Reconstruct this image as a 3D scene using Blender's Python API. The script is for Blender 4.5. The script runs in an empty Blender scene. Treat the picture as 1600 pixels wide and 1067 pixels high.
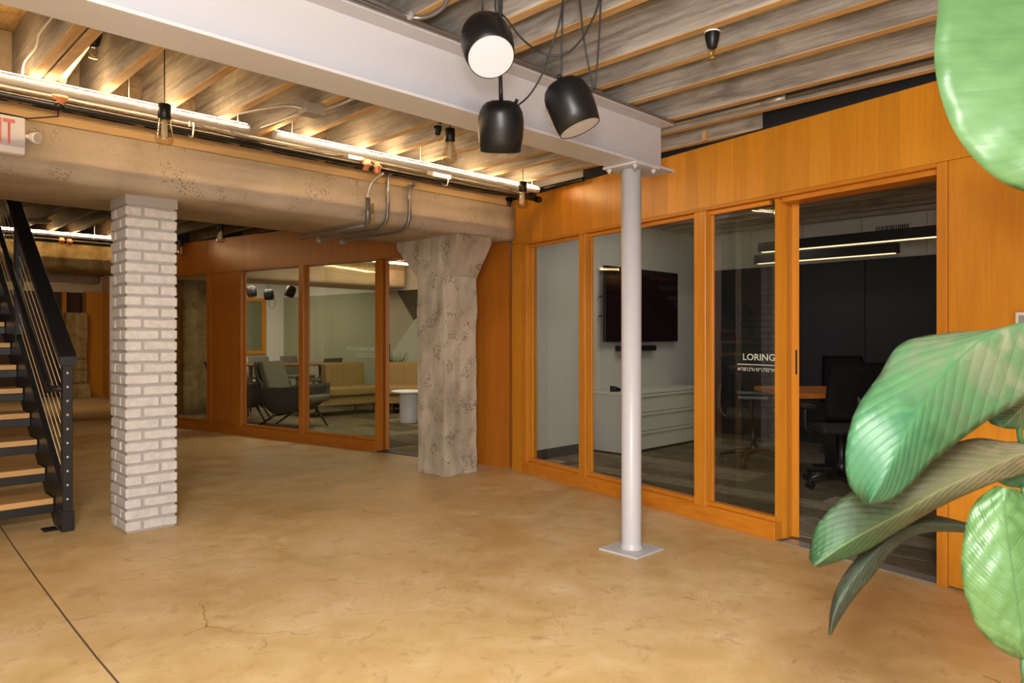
import bpy, bmesh, math, random
from mathutils import Vector, Matrix, noise
random.seed(7)
SC = bpy.context.scene
COL = SC.collection
PI = math.pi
# World axes: X runs along the steel and concrete beams (to the right and away),
# Y runs along the joists (to the left and away), Z up.  Units are metres; camera 1.2 m high.
F, H, CY = 1120.0, 1.2, 528.0
# ------------------------------------------------------------------ camera
cam_d = bpy.data.cameras.new('camera'); cam = bpy.data.objects.new('camera', cam_d); COL.objects.link(cam)
cam.location = (0, 0, H)
cam.rotation_euler = (PI/2, 0, -math.atan2(.701, .713))
cam_d.sensor_width = 36; cam_d.lens = 36*F/1600; cam_d.shift_y = -(533.5-CY)/1600
cam_d.clip_start = .05
cam_d.dof.use_dof = True; cam_d.dof.focus_distance = 4.8; cam_d.dof.aperture_fstop = 5.6
SC.camera = cam
SC.view_settings.view_transform = 'Standard'; SC.view_settings.look = 'None'
SC.view_settings.gamma = 1; SC.view_settings.use_curve_mapping = False
SC.view_settings.exposure = 0.12
# ------------------------------------------------------------------ world + lights
w = bpy.data.worlds.new('world'); SC.world = w; w.use_nodes = True
w.node_tree.nodes['Background'].inputs[0].default_value = (1, .86, .7, 1)
w.node_tree.nodes['Background'].inputs[1].default_value = .05

def light(name, kind, loc, power, color, size=(.1, .1), aim=None, spread=None):
    ld = bpy.data.lights.new(name, kind); o = bpy.data.objects.new(name, ld); COL.objects.link(o)
    o.location = loc; ld.energy = power; ld.color = color
    if kind == 'AREA':
        ld.shape = 'RECTANGLE'; ld.size, ld.size_y = size
        if spread: ld.spread = spread
    else: ld.shadow_soft_size = size[0]
    if aim is not None:
        o.rotation_euler = (Vector(aim)-Vector(loc)).to_track_quat('-Z', 'Y').to_euler()
    return o
light('photographers_flash', 'AREA', (.0, .0, 1.42), 31, (.96, .965, 1), (.16, .16), (3.0, 2.6, 2.1))
light('window_daylight', 'AREA', (-1.5, -1.7, 1.2), 75, (.96, .96, 1), (3.6, 2.0), (3.0, 2.9, 1.5))
light('hall_overhead_fill', 'AREA', (-.6, -.4, 2.42), 300, (1, .955, .9), (.8, .8), (-.1, .0, 0))  # unseen area light added overhead to brighten the near hall
light('back_hall_area_light', 'AREA', (2.2, 7.6, 2.4), 4, (1, .78, .48), (1.4, 1.4), (2.2, 7.6, 0))  # plain area light under the joists, no fixture modelled
light('far_hall_area_light', 'AREA', (2.4, 13.6, 2.3), 24, (1, .78, .5), (1.2, 1.2), (3.4, 16, .6))  # plain area light towards the end wall, no fixture modelled
light('lounge_front_fill', 'AREA', (5.6, 8.2, 2.4), 42, (1, .84, .6), (1.6, 1.4), (5.8, 8.6, 0))  # invisible fill added to brighten the front of the lounge
light('lounge_rear_fill', 'AREA', (5.6, 12.2, 2.4), 44, (1, .86, .66), (1.2, 1.2), (5.9, 12.6, 0))  # invisible fill added over the back of the lounge
light('meeting_room_fill', 'AREA', (6.1, 3.5, 2.42), 11, (1, .93, .82), (1.2, .8), (6.2, 4.2, 0))  # unseen fill added to lift the television wall

# ------------------------------------------------------------------ geometry helpers
def ray(x, y):
    a = (x-800)/F
    return Vector((.713*a+.701, -.701*a+.713, (CY-y)/F))
def at(x, y, **k):
    """world point seen at pixel x, y at a given depth d or on a plane u/v/z"""
    r = ray(x, y)
    if 'd' in k: t = k['d']
    elif 'u' in k: t = k['u']/r.x
    elif 'v' in k: t = k['v']/r.y
    else: t = (k['z']-H)/r.z
    return Vector((0, 0, H))+r*t
A0 = Vector((4.589, 4.668)); Ad = Vector((-.183, -.983)); An = Vector((.983, -.183))
B1 = Vector((4.619, 4.742)); Bd = Vector((.201, -.980)); Bn = Vector((.980, .201))
def pa(s, n, z=0): p = A0+Ad*s+An*n; return Vector((p.x, p.y, z))
def pb(s, n, z=0): p = B1+Bd*s+Bn*n; return Vector((p.x, p.y, z))

def box(bm, x0, x1, y0, y1, z0, z1):
    return prism(bm, [(x0, y0), (x1, y0), (x1, y1), (x0, y1)], z0, z1)
def prism(bm, plan, z0, z1, top=None):
    top = top or plan
    a = [bm.verts.new((p[0], p[1], z0)) for p in plan]
    b = [bm.verts.new((p[0], p[1], z1)) for p in top]
    n = len(plan); fs = [bm.faces.new(b), bm.faces.new(a[::-1])]
    for i in range(n): fs.append(bm.faces.new((a[i], a[(i+1) % n], b[(i+1) % n], b[i])))
    bmesh.ops.recalc_face_normals(bm, faces=fs)
    return fs
def wbox(bm, f, s0, s1, n0, n1, z0, z1):
    return prism(bm, [f(s0, n0)[:2], f(s1, n0)[:2], f(s1, n1)[:2], f(s0, n1)[:2]], z0, z1)
def hexa(bm, pts):
    """eight corners: four of one end, four of the other"""
    v = [bm.verts.new(p) for p in pts]
    fs = [bm.faces.new(v[:4][::-1]), bm.faces.new(v[4:])]
    for i in range(4): fs.append(bm.faces.new((v[i], v[(i+1) % 4], v[4+(i+1) % 4], v[4+i])))
    bmesh.ops.recalc_face_normals(bm, faces=fs)
def smooth_path(pts, k=6):
    pts = [Vector(p) for p in pts]
    if len(pts) < 3: return pts
    out = []
    for i in range(len(pts)-1):
        p0 = pts[max(i-1, 0)]; p1 = pts[i]; p2 = pts[i+1]; p3 = pts[min(i+2, len(pts)-1)]
        for j in range(k):
            t = j/k
            out.append(.5*((2*p1)+(p2-p0)*t+(2*p0-5*p1+4*p2-p3)*t*t+(3*p1-p0-3*p2+p3)*t**3))
    out.append(pts[-1]); return out
def tube(bm, pts, r, seg=10, cap=True, rad=None):
    pts = [Vector(p) for p in pts]; rings = []
    n = len(pts); up = None
    for i, p in enumerate(pts):
        t = (pts[min(i+1, n-1)]-pts[max(i-1, 0)])
        if t.length < 1e-9: t = Vector((0, 0, 1))
        t.normalize()
        if up is None:
            up = Vector((0, 0, 1)) if abs(t.z) < .9 else Vector((1, 0, 0))
        s = t.cross(up); s.normalize(); up = s.cross(t); up.normalize()
        rr = rad[i] if rad else r
        rings.append([bm.verts.new(p+(s*math.cos(a)+up*math.sin(a))*rr) for a in [2*PI*j/seg for j in range(seg)]])
    fs = []
    for a, b in zip(rings, rings[1:]):
        for j in range(seg): fs.append(bm.faces.new((a[j], a[(j+1) % seg], b[(j+1) % seg], b[j])))
    if cap: fs += [bm.faces.new(rings[0][::-1]), bm.faces.new(rings[-1])]
    for f in fs: f.smooth = True
    if cap: fs[-1].smooth = fs[-2].smooth = False
    bmesh.ops.recalc_face_normals(bm, faces=fs)
def lathe(bm, prof, seg=28, mat=None):
    """profile of (radius, z) around Z, then moved by mat"""
    rings = []; fs = []
    for r, z in prof:
        if r < 1e-5: v = bm.verts.new((0, 0, z)); rings.append([v]*seg)
        else: rings.append([bm.verts.new((r*math.cos(2*PI*j/seg), r*math.sin(2*PI*j/seg), z)) for j in range(seg)])
    for a, b in zip(rings, rings[1:]):
        for j in range(seg):
            q = [a[j], a[(j+1) % seg], b[(j+1) % seg], b[j]]; u = []
            for v in q:
                if v not in u: u.append(v)
            if len(u) > 2: f = bm.faces.new(u); f.smooth = True; fs.append(f)
    bmesh.ops.recalc_face_normals(bm, faces=fs)
    if mat is not None:
        vs = {v for f in fs for v in f.verts}
        for v in vs: v.co = mat @ v.co
def bevel(bm, w, seg=1):
    es = [e for e in bm.edges if e.calc_face_angle(0) > .5]
    bmesh.ops.bevel(bm, geom=es, offset=w, segments=seg, profile=.6, affect='EDGES')
def rough(bm, cuts, amp, scale=6, seed=0):
    bmesh.ops.subdivide_edges(bm, edges=bm.edges[:], cuts=cuts, use_grid_fill=True)
    for v in bm.verts:
        q = v.co*scale+Vector((seed, seed*1.7, 0))
        v.co += Vector((noise.noise(q), noise.noise(q+Vector((31, 7, 3))), noise.noise(q+Vector((3, 71, 9)))*.5))*amp
WL = {}
def props(o, label=None, cat=None, group=None, kind=None):
    if label: o['label'] = label
    if cat: o['category'] = cat
    if group: o['group'] = group
    if kind: o['kind'] = kind
    return o
def empty(name, loc, label=None, cat=None, group=None, kind=None):
    o = bpy.data.objects.new(name, None); COL.objects.link(o); o.location = loc
    o.empty_display_size = .1; WL[o] = Vector(loc)
    return props(o, label, cat, group, kind)
def mk(name, bm, mat, parent=None, label=None, cat=None, group=None, kind=None, origin=None, smooth=False):
    me = bpy.data.meshes.new(name)
    if origin is None:
        xs = [v.co for v in bm.verts]
        origin = Vector(((min(c.x for c in xs)+max(c.x for c in xs))/2, (min(c.y for c in xs)+max(c.y for c in xs))/2, min(c.z for c in xs)))
    origin = Vector(origin)
    for v in bm.verts: v.co -= origin
    if smooth:
        for f in bm.faces: f.smooth = True
    bm.to_mesh(me); bm.free()
    for m in (mat if isinstance(mat, (list, tuple)) else [mat]): me.materials.append(m)
    o = bpy.data.objects.new(name, me); COL.objects.link(o)
    WL[o] = origin
    if parent is not None: o.parent = parent; o.location = origin-WL[parent]
    else: o.location = origin
    return props(o, label, cat, group, kind)
def copy_tree(o, parent=None):
    c = o.copy(); COL.objects.link(c); c.parent = parent
    for ch in list(o.children): copy_tree(ch, c)
    return c
def NB(): return bmesh.new()
def bx(*a, bv=0, seg=1):
    bm = NB(); box(bm, *a)
    if bv: bevel(bm, bv, seg)
    return bm

# ------------------------------------------------------------------ materials
class M:
    def __init__(s, name):
        s.m = bpy.data.materials.new(name); s.m.use_nodes = True; s.t = s.m.node_tree
        s.b = s.t.nodes['Principled BSDF']; s.tc = None
    def n(s, t, **k):
        x = s.t.nodes.new(t)
        for a, v in k.items(): setattr(x, a, v)
        return x
    def l(s, a, b): s.t.links.new(a, b)
    def set(s, **k):
        for a, v in k.items():
            i = s.b.inputs[a.replace('_', ' ')]
            i.default_value = (*v, 1) if isinstance(v, tuple) and len(v) == 3 else v
        return s
    def coord(s, scale=(1, 1, 1), kind='Object', rnd=0.0):
        tc = s.n('ShaderNodeTexCoord'); mp = s.n('ShaderNodeMapping'); mp.inputs['Scale'].default_value = scale
        s.l(tc.outputs[kind], mp.inputs[0])
        if rnd:
            oi = s.n('ShaderNodeObjectInfo'); mu = s.n('ShaderNodeVectorMath', operation='SCALE')
            mu.inputs[0].default_value = (rnd, rnd*.7, rnd*1.3); s.l(oi.outputs['Random'], mu.inputs['Scale'])
            s.l(mu.outputs[0], mp.inputs['Location'])
        return mp.outputs[0]
    def noise(s, vec, scale, detail=4, rough=.55, dist=0):
        x = s.n('ShaderNodeTexNoise'); x.inputs['Scale'].default_value = scale; x.inputs['Detail'].default_value = detail
        x.inputs['Roughness'].default_value = rough; x.inputs['Distortion'].default_value = dist
        s.l(vec, x.inputs['Vector']); return x.outputs['Fac']
    def ramp(s, fac, stops):
        x = s.n('ShaderNodeValToRGB'); e = x.color_ramp.elements
        while len(e) < len(stops): e.new(.5)
        for q, (p, c) in zip(e, stops): q.position = p; q.color = (*c, 1) if len(c) == 3 else c
        s.l(fac, x.inputs[0]); return x.outputs[0]
    def mix(s, fac, a, b, mode='MIX'):
        x = s.n('ShaderNodeMix', data_type='RGBA', blend_type=mode)
        for i, v in ((0, fac), (6, a), (7, b)):
            if isinstance(v, bpy.types.NodeSocket): s.l(v, x.inputs[i])
            else: x.inputs[i].default_value = v if not isinstance(v, tuple) else (*v, 1)
        return x.outputs[2]
    def math(s, op, a, b=0.0):
        x = s.n('ShaderNodeMath', operation=op)
        for i, v in ((0, a), (1, b)):
            if isinstance(v, bpy.types.NodeSocket): s.l(v, x.inputs[i])
            else: x.inputs[i].default_value = v
        return x.outputs[0]
    def rand(s): return s.n('ShaderNodeObjectInfo').outputs['Random']
    def color(s, c): s.l(c, s.b.inputs['Base Color']); return s
    def bump(s, h, strength=.3, dist=.01):
        x = s.n('ShaderNodeBump'); x.inputs['Strength'].default_value = strength; x.inputs['Distance'].default_value = dist
        s.l(h, x.inputs['Height']); s.l(x.outputs[0], s.b.inputs['Normal']); return s
    def rough(s, v): s.l(v, s.b.inputs['Roughness']); return s

def plain(name, col, rough=.5, metal=0, **k):
    m = M(name).set(Base_Color=col, Roughness=rough, Metallic=metal, **k); return m.m
def emis(name, col, st):
    m = M(name).set(Base_Color=(0.05, .05, .05), Emission_Color=col, Emission_Strength=st); return m.m
def wood(name, a, b, c, axis='z', rough=.38, fine=60, rnd=9, var=.25, bump=.08):
    """straight-grained timber, grain along an axis, tone varying from piece to piece"""
    m = M(name); sc = {'z': (1, 1, .05), 'x': (.05, 1, 1), 'y': (1, .05, 1)}[axis]
    v = m.coord(sc, rnd=rnd)
    g = m.noise(v, fine, 5, .6, .3); w_ = m.noise(v, fine*.12, 3, .5, .6)
    g2 = m.math('ADD', m.math('MULTIPLY', g, .55), m.math('MULTIPLY', w_, .45))
    col = m.ramp(g2, [(.25, a), (.5, b), (.75, c)])
    r = m.ramp(m.rand(), [(0, (1-var,)*3), (1, (1+var*.3,)*3)])
    col = m.mix(1.0, col, r, 'MULTIPLY')
    m.color(col).set(Roughness=rough, Specular_IOR_Level=.45).bump(g, bump, .004)
    return m.m
def carpentry(name, a, b, c, scale=14, bump=.5):
    """old rough-sawn joist timber with stains, grain along Y"""
    m = M(name); v = m.coord((1, .022, 1), rnd=7)
    g = m.noise(v, scale*3.2, 5, .55, .6); st = m.noise(m.coord((1, .35, 1), rnd=5), 3.2, 5, .6, .8)
    g1 = m.noise(m.coord((1, .09, 1), rnd=3), scale*.8, 3, .5, 3.0)
    g3 = m.noise(m.coord((1, .05, 1), rnd=11), scale*14, 3, .7, .8)
    f = m.math('ADD', m.math('ADD', m.math('MULTIPLY', g1, .38), m.math('MULTIPLY', g, .37)), m.math('MULTIPLY', g3, .25))
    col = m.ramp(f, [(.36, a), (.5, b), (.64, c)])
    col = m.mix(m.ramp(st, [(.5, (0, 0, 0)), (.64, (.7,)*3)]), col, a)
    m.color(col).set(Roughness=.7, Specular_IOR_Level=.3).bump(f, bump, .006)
    return m.m
def concrete(name, a, b, c, scale=2.0, pits=1.0, rough=.8, grain='x', kind='Object', pscale=75, pm=.5):
    m = M(name); v = m.coord((1, 1, 1), kind)
    big = m.noise(v, scale, 6, .6, .5); fine = m.noise(v, 60, 4, .7)
    st = m.noise(m.coord({'x': (.15, 1, 2.5), 'z': (2.5, 2.5, .15)}[grain], kind), 3, 4, .6, .3)
    f = m.math('ADD', m.math('MULTIPLY', big, .6), m.math('MULTIPLY', st, .4))
    col = m.ramp(f, [(.34, a), (.5, b), (.66, c)])
    vo = m.n('ShaderNodeTexVoronoi'); vo.inputs['Scale'].default_value = pscale; vo.inputs['Randomness'].default_value = 1; m.l(v, vo.inputs['Vector'])
    msk = m.noise(v, 5.5, 3, .6)
    thr = m.ramp(msk, [(pm, (0, 0, 0)), (pm+.18, (.34*pits,)*3)])
    pit = m.math('LESS_THAN', vo.outputs['Distance'], thr)
    col = m.mix(m.math('MULTIPLY', pit, .75), col, (a[0]*.25, a[1]*.22, a[2]*.2))
    col = m.mix(m.math('MULTIPLY', fine, .25), col, a)
    h = m.math('SUBTRACT', m.math('ADD', m.math('MULTIPLY', fine, .35), big), m.math('MULTIPLY', pit, .9))
    m.color(col).set(Roughness=rough, Specular_IOR_Level=.25).bump(h, .55, .012)
    return m.m

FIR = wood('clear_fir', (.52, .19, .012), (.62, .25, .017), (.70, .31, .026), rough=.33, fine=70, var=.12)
FIR_B = wood('dimmed_reddish_fir_panel', (.34, .10, .008), (.42, .135, .011), (.5, .17, .018), rough=.34, fine=70, var=.12)  # redder fir, darkened: the far wall's low light is put into the colour
FIR_TRIM = wood('clear_fir_trim', (.46, .15, .011), (.61, .225, .016), (.7, .3, .03), rough=.36, fine=45, var=.1)
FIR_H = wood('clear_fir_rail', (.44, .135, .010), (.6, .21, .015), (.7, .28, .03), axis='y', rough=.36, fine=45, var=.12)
FIR_BH = wood('dimmed_reddish_fir_rail', (.32, .09, .007), (.42, .13, .010), (.5, .17, .016), axis='y', rough=.36, fine=45, var=.12)  # rail version of the darkened fir, low light in the colour
TREAD = wood('maple_tread', (.5, .26, .08), (.66, .38, .14), (.74, .46, .2), axis='x', rough=.35, fine=20, var=.1)
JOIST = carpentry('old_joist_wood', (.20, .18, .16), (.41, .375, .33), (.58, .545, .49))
JOIST_D = carpentry('dimmed_joist_wood', (.05, .035, .02), (.10, .07, .04), (.15, .11, .07))  # joist wood darkened so its colour carries the dimness of the back bays
JOIST_W = carpentry('joist_wood_warm', (.15, .1, .055), (.34, .245, .145), (.48, .36, .22))
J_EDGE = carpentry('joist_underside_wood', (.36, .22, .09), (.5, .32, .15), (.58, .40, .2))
DECK = carpentry('ceiling_deck_board', (.2, .12, .05), (.42, .28, .12), (.55, .38, .18), scale=8)
LEDGER = wood('pale_ledger_wood', (.36, .22, .09), (.5, .33, .15), (.6, .42, .2), axis='x', rough=.6, fine=25)
CONC = concrete('board_formed_concrete', (.33, .27, .20), (.47, .395, .30), (.57, .49, .39), pm=.46)
CONC_V = concrete('rough_column_concrete', (.30, .255, .195), (.50, .43, .335), (.63, .555, .45), grain='z', pits=1.3, pscale=62, pm=.43)
CONC_L = concrete('cream_painted_concrete', (.55, .43, .28), (.68, .55, .38), (.75, .62, .45), pits=.4)
STONE = concrete('rubble_wall_concrete', (.2, .13, .05), (.4, .29, .12), (.56, .43, .21), scale=6, pits=1.3, grain='z')
WHITE_STEEL = plain('white_painted_steel', (.52, .515, .54), .38)
BLACK_STEEL = plain('black_painted_steel', (.012, .012, .013), .38)
BLACK_PIPE = plain('black_pipe', (.022, .02, .017), .2, .35)
GALV = plain('galvanised_steel', (.5, .48, .45), .35, .55)
TUBE = plain('frosted_led_tube', (.78, .74, .70), .3, .35, Emission_Color=(1, .85, .68, 1), Emission_Strength=.05)
ALU = plain('brushed_aluminium', (.72, .69, .65), .28, .92)
CONDUIT = plain('grey_conduit', (.27, .265, .26), .42, .75)
FLEX = plain('flexible_conduit', (.3, .3, .31), .35, .85)
SHADE = plain('satin_black_shade', (.006, .0065, .007), .36, .0, Specular_IOR_Level=.35)
DIFF = plain('white_diffuser', (.5, .5, .56), .5)
CORD = plain('black_cord', (.012, .012, .012), .5)
GREYCORD = plain('grey_cord', (.16, .15, .14), .6)
WHITE_PL = plain('white_plastic', (.75, .73, .7), .4)
COPPER = plain('orange_coated_clamp', (.8, .3, .16), .4, .2)
WALL_G = plain('grey_wall_paint', (.62, .59, .54), .6)
WALL_BK = plain('near_black_wall_paint', (.012, .013, .018), .6)
WALL_W = plain('warm_white_wall_paint', (.72, .68, .62), .65)
CREAM = plain('cream_wall_paint', (.72, .58, .4), .7)
GREEN = plain('sage_green_wall_paint', (.36, .355, .235), .7)
GREEN_L = plain('pale_sage_mural_paint', (.46, .49, .37), .7)
GREEN_D = plain('dark_olive_mural_paint', (.075, .068, .04), .7)
BLACKOUT = plain('black_acoustic_felt', (.012, .014, .02), .9)
BASEB = plain('dark_rubber_base', (.05, .045, .04), .6)
CAB = plain('cream_cabinet_lacquer', (.72, .68, .58), .4)
CAB_S = plain('pale_grey_cabinet_side', (.62, .63, .62), .45)
SCREEN = plain('black_screen', (.008, .003, .004), .22)
TAN = M('tan_upholstery').set(Base_Color=(.33, .215, .07), Roughness=.75)
TAN.bump(TAN.noise(TAN.coord(), 320, 2), .25, .002); TAN = TAN.m
GREYF = plain('charcoal_felt_shell', (.05, .05, .038), .85)
GREYC = plain('grey_green_cushion', (.125, .115, .075), .85)
WALNUT = wood('walnut_brown', (.12, .045, .018), (.22, .09, .035), (.3, .13, .05), axis='x', rough=.35)
TABLE_R = wood('reddish_meeting_table', (.4, .11, .02), (.55, .17, .03), (.62, .22, .05), axis='y', rough=.3)
CH_BLACK = plain('black_chair_fabric', (.012, .010, .011), .7)
CH_PLAST = plain('black_chair_plastic', (.016, .014, .014), .35)
LETTER = plain('white_vinyl_lettering', (.82, .82, .82), .5)
BRASS = plain('dull_brass', (.55, .4, .15), .3, .9)
LED = emis('led_strip', (1, .66, .32), 165)
LED_S = emis('led_strip_dim', (1, .72, .38), 1.6)
RED = emis('exit_red', (1, .12, .1), .55)
FIL = emis('filament', (1, .62, .25), .5)

def glass(name, tint=(.93, .95, .93), refl=1.0, ior=1.5):
    m = M(name); t = m.t
    for x in list(t.nodes):
        if x.type == 'BSDF_PRINCIPLED': t.nodes.remove(x)
    out = [x for x in t.nodes if x.type == 'OUTPUT_MATERIAL'][0]
    tr = m.n('ShaderNodeBsdfTransparent'); tr.inputs[0].default_value = (*tint, 1)
    gl = m.n('ShaderNodeBsdfGlossy'); gl.inputs['Roughness'].default_value = .0; gl.inputs[0].default_value = (refl,)*3+(1,)
    fr = m.n('ShaderNodeFresnel'); fr.inputs[0].default_value = ior
    ge = m.n('ShaderNodeNewGeometry')
    mx = m.n('ShaderNodeMixShader'); m.l(m.math('MULTIPLY', fr.outputs[0], m.math('SUBTRACT', 1.0, ge.outputs['Backfacing'])), mx.inputs[0]); m.l(tr.outputs[0], mx.inputs[1]); m.l(gl.outputs[0], mx.inputs[2])
    m.l(mx.outputs[0], out.inputs[0]); return m.m
GLASS = glass('clear_glass')
BULBG = glass('bulb_glass', (.86, .8, .68), 1, 2.1)

def floor_mat():
    m = M('polished_concrete_floor'); v = m.coord((1, 1, 1))
    big = m.noise(v, .8, 7, .62, .6); mid = m.noise(v, 4.5, 5, .62, .4); fine = m.noise(v, 90, 3, .7)
    f = m.math('ADD', m.math('MULTIPLY', big, .55), m.math('MULTIPLY', mid, .45))
    col = m.ramp(f, [(.34, (.48, .31, .12)), (.46, (.575, .39, .17)), (.55, (.635, .455, .225)), (.68, (.71, .56, .35))])
    sp = m.n('ShaderNodeTexVoronoi'); sp.inputs['Scale'].default_value = 55; m.l(v, sp.inputs['Vector'])
    msk = m.noise(v, 1.6, 4, .6)
    thr = m.ramp(msk, [(.42, (0, 0, 0)), (.7, (.26,)*3)])
    pit = m.math('LESS_THAN', sp.outputs['Distance'], thr)
    col = m.mix(m.math('MULTIPLY', pit, .5), col, (.16, .095, .04))
    st = m.noise(m.coord((1, 1, 1)), 9, 4, .7, 1.0)
    col = m.mix(m.ramp(st, [(.56, (0, 0, 0)), (.72, (.42,)*3)]), col, (.24, .13, .04))
    # hairline cracks
    cr = m.n('ShaderNodeTexVoronoi', feature='DISTANCE_TO_EDGE'); cr.inputs['Scale'].default_value = .55
    wob = m.n('ShaderNodeTexNoise'); wob.inputs['Scale'].default_value = 3; wob.inputs['Detail'].default_value = 6; m.l(v, wob.inputs['Vector'])
    ad = m.n('ShaderNodeVectorMath', operation='MULTIPLY_ADD'); m.l(wob.outputs['Color'], ad.inputs[0]); ad.inputs[1].default_value = (.35, .35, 0); m.l(v, ad.inputs[2])
    m.l(ad.outputs[0], cr.inputs['Vector'])
    line = m.math('LESS_THAN', cr.outputs['Distance'], .0012)
    line = m.math('MULTIPLY', line, m.math('GREATER_THAN', m.noise(v, 1.1, 2), .6))
    col = m.mix(m.math('MULTIPLY', line, .6), col, (.1, .055, .02))
    m.color(col)
    r = m.ramp(mid, [(.3, (.34,)*3), (.7, (.58,)*3)]); m.rough(r)
    m.set(Specular_IOR_Level=.4)
    m.bump(m.math('SUBTRACT', m.math('MULTIPLY', fine, .3), m.math('ADD', pit, line)), .12, .004)
    return m.m
FLOOR = floor_mat()
def carpet_mat(name, a, b):
    m = M(name); v = m.coord((6, 1.2, 1), rnd=20)
    n_ = m.noise(v, 8, 6, .75); f = m.noise(m.coord(), 260, 2, .6)
    c = m.ramp(n_, [(.35, a), (.65, b)])
    r = m.ramp(m.rand(), [(0, (.55,)*3), (.6, (.9,)*3), (1, (1.5,)*3)])
    c = m.mix(1.0, c, r, 'MULTIPLY'); m.color(c).set(Roughness=.95, Specular_IOR_Level=.05).bump(f, .4, .003); return m.m
CARPET = carpet_mat('carpet_dark', (.12, .10, .07), (.30, .255, .18))
CARPET2 = carpet_mat('carpet_olive', (.11, .09, .055), (.25, .21, .135))
def brick_mat():
    m = M('white_painted_brick'); v = m.coord(rnd=8)
    n_ = m.noise(v, 26, 5, .65); c = m.ramp(n_, [(.3, (.53, .50, .475)), (.6, (.65, .62, .59))])
    m.color(c).set(Roughness=.55).bump(m.noise(v, 40, 6, .7), .6, .006); return m.m
BRICK = brick_mat()
MORT = M('grey_painted_mortar').set(Base_Color=(.42, .39, .37), Roughness=.8)
MORT.bump(MORT.noise(MORT.coord(), 50, 5, .7), .8, .008); MORT = MORT.m

# ------------------------------------------------------------------ setting: floor
fl = mk('floor', bx(-3.2, 9, -3.2, 18, -.12, 0), FLOOR, kind='structure', origin=(0, 0, 0))
# the saw-cut slab joint, a narrow groove filled with dark grit
bm = NB()
jp = [at(0, 822, z=0), at(20, 852, z=0), at(60, 908, z=0), at(110, 975, z=0), at(150, 1026, z=0), at(200, 1085, z=0)]
for p, q in zip(jp, jp[1:]):
    d = (q-p).normalized(); s = Vector((-d.y, d.x, 0))*.0035
    hexa(bm, [p-s, p+s, p+s+Vector((0, 0, .0008)), p-s+Vector((0, 0, .0008)), q-s, q+s, q+s+Vector((0, 0, .0008)), q-s+Vector((0, 0, .0008))])
mk('slab_joint', bm, plain('joint_grit', (.09, .055, .025), .9), fl)

def carpet(name, quad, z, mat, inside, du=.25, dv=1.0, ang=0):
    """plank carpet: individual skinny planks on a thin backing"""
    bm = NB(); prism(bm, quad, .0005, z-.002); root = mk(name, bm, mat, kind='structure')
    me = None
    x0 = min(p[0] for p in quad); x1 = max(p[0] for p in quad); y0 = min(p[1] for p in quad); y1 = max(p[1] for p in quad)
    i = 0; x = x0
    while x < x1:
        y = y0-random.choice((0, .25, .5, .75))*dv
        while y < y1:
            cx, cy = x+du/2, y+dv/2
            if inside(cx, cy):
                if me is None:
                    b = NB(); box(b, -du/2+.001, du/2-.001, -dv/2+.001, dv/2-.001, 0, .005)
                    o = mk('carpet_plank', b, mat, root, origin=(0, 0, 0)); me = o.data
                else:
                    o = bpy.data.objects.new('carpet_plank', me); COL.objects.link(o); o.parent = root
                o.location = Vector((cx, cy, z-.002+random.uniform(0, .0006)))-WL[root]
            y += dv
        x += du
    return root
# Meeting room floor: boundary follows the angled wall
def ins_l(x, y):
    s = (Vector((x, y))-A0)
    return s.dot(An) > .13+.0 and y < 4.72 and x < 8.2
q = [pa(.15, .02), pa(4.6, .02), (8.17, .2), (8.17, 4.8)]
carpet('floor', [p[:2] for p in q], .006, CARPET, lambda x, y: (Vector((x, y))-A0).dot(An) > .24 and y < 4.7 and x < 8.1 and y > .7)
q = [pb(-.6, .02), (8.3, 5.0), (7.19, 14.2), (4.0, 14.2), pb(-6.3, .02)]
carpet('floor', [p[:2] for p in q], .006, CARPET2, lambda x, y: (Vector((x, y))-B1).dot(Bn) > .36 and 5.1 < y < 13.6 and x < 7.9 and x > 3.75+max(0, y-10.3)*.2, du=.5, dv=1.0)

# ------------------------------------------------------------------ setting: ceiling
# deck boards run along X, between v=-3 and 17
deck = empty('ceiling', (2.5, 4, 2.80), kind='structure')
me = None
y = -3.0; k = 0
while y < 11.9:
    wd = .137
    if me is None:
        o = mk('deck_board', bx(-3, 8.3, y, y+wd-.003, 2.80, 2.83), DECK, deck); me = o.data; base = WL[o].copy()
    else:
        o = bpy.data.objects.new('deck_board', me); COL.objects.link(o); o.parent = deck
        o.location = Vector((base.x, y+wd/2, base.z+random.uniform(-.002, .002)))-WL[deck]
    y += wd
mk('deck_slab', bx(-3.2, 9, -3.2, 18, 2.835, 2.95), DECK, deck)
# joists of the front bay, all parts of the ceiling
JU = [-1.7, -1.35, -1.03, -.71, -.4, -.12, .18, .48, .765, .823, 1.075, 1.395, 1.70, 1.98, 2.205, 2.595, 2.85, 3.165, 3.56, 3.785, 4.12, 4.43, 4.74, 5.05, 5.36, 5.67, 5.98, 6.29, 6.6, 6.91, 7.22, 7.53, 7.84]
rj = random.Random(3)
def joist(u, y0, y1, zb, mat, wdt=.05):
    bm = NB(); box(bm, u, u+wdt, y0, y1, zb, 2.80)
    bevel(bm, .003)
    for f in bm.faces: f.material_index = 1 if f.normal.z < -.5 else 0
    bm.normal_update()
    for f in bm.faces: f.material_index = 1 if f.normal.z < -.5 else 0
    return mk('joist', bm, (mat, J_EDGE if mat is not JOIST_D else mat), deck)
for i, u in enumerate(JU):
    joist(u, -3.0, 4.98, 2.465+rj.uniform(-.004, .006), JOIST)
for i, u in enumerate(JU):
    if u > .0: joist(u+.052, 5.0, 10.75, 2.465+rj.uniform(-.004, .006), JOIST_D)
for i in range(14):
    joist(2.2+i*.42, 10.8, 16.9, 2.465, JOIST_D)
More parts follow.
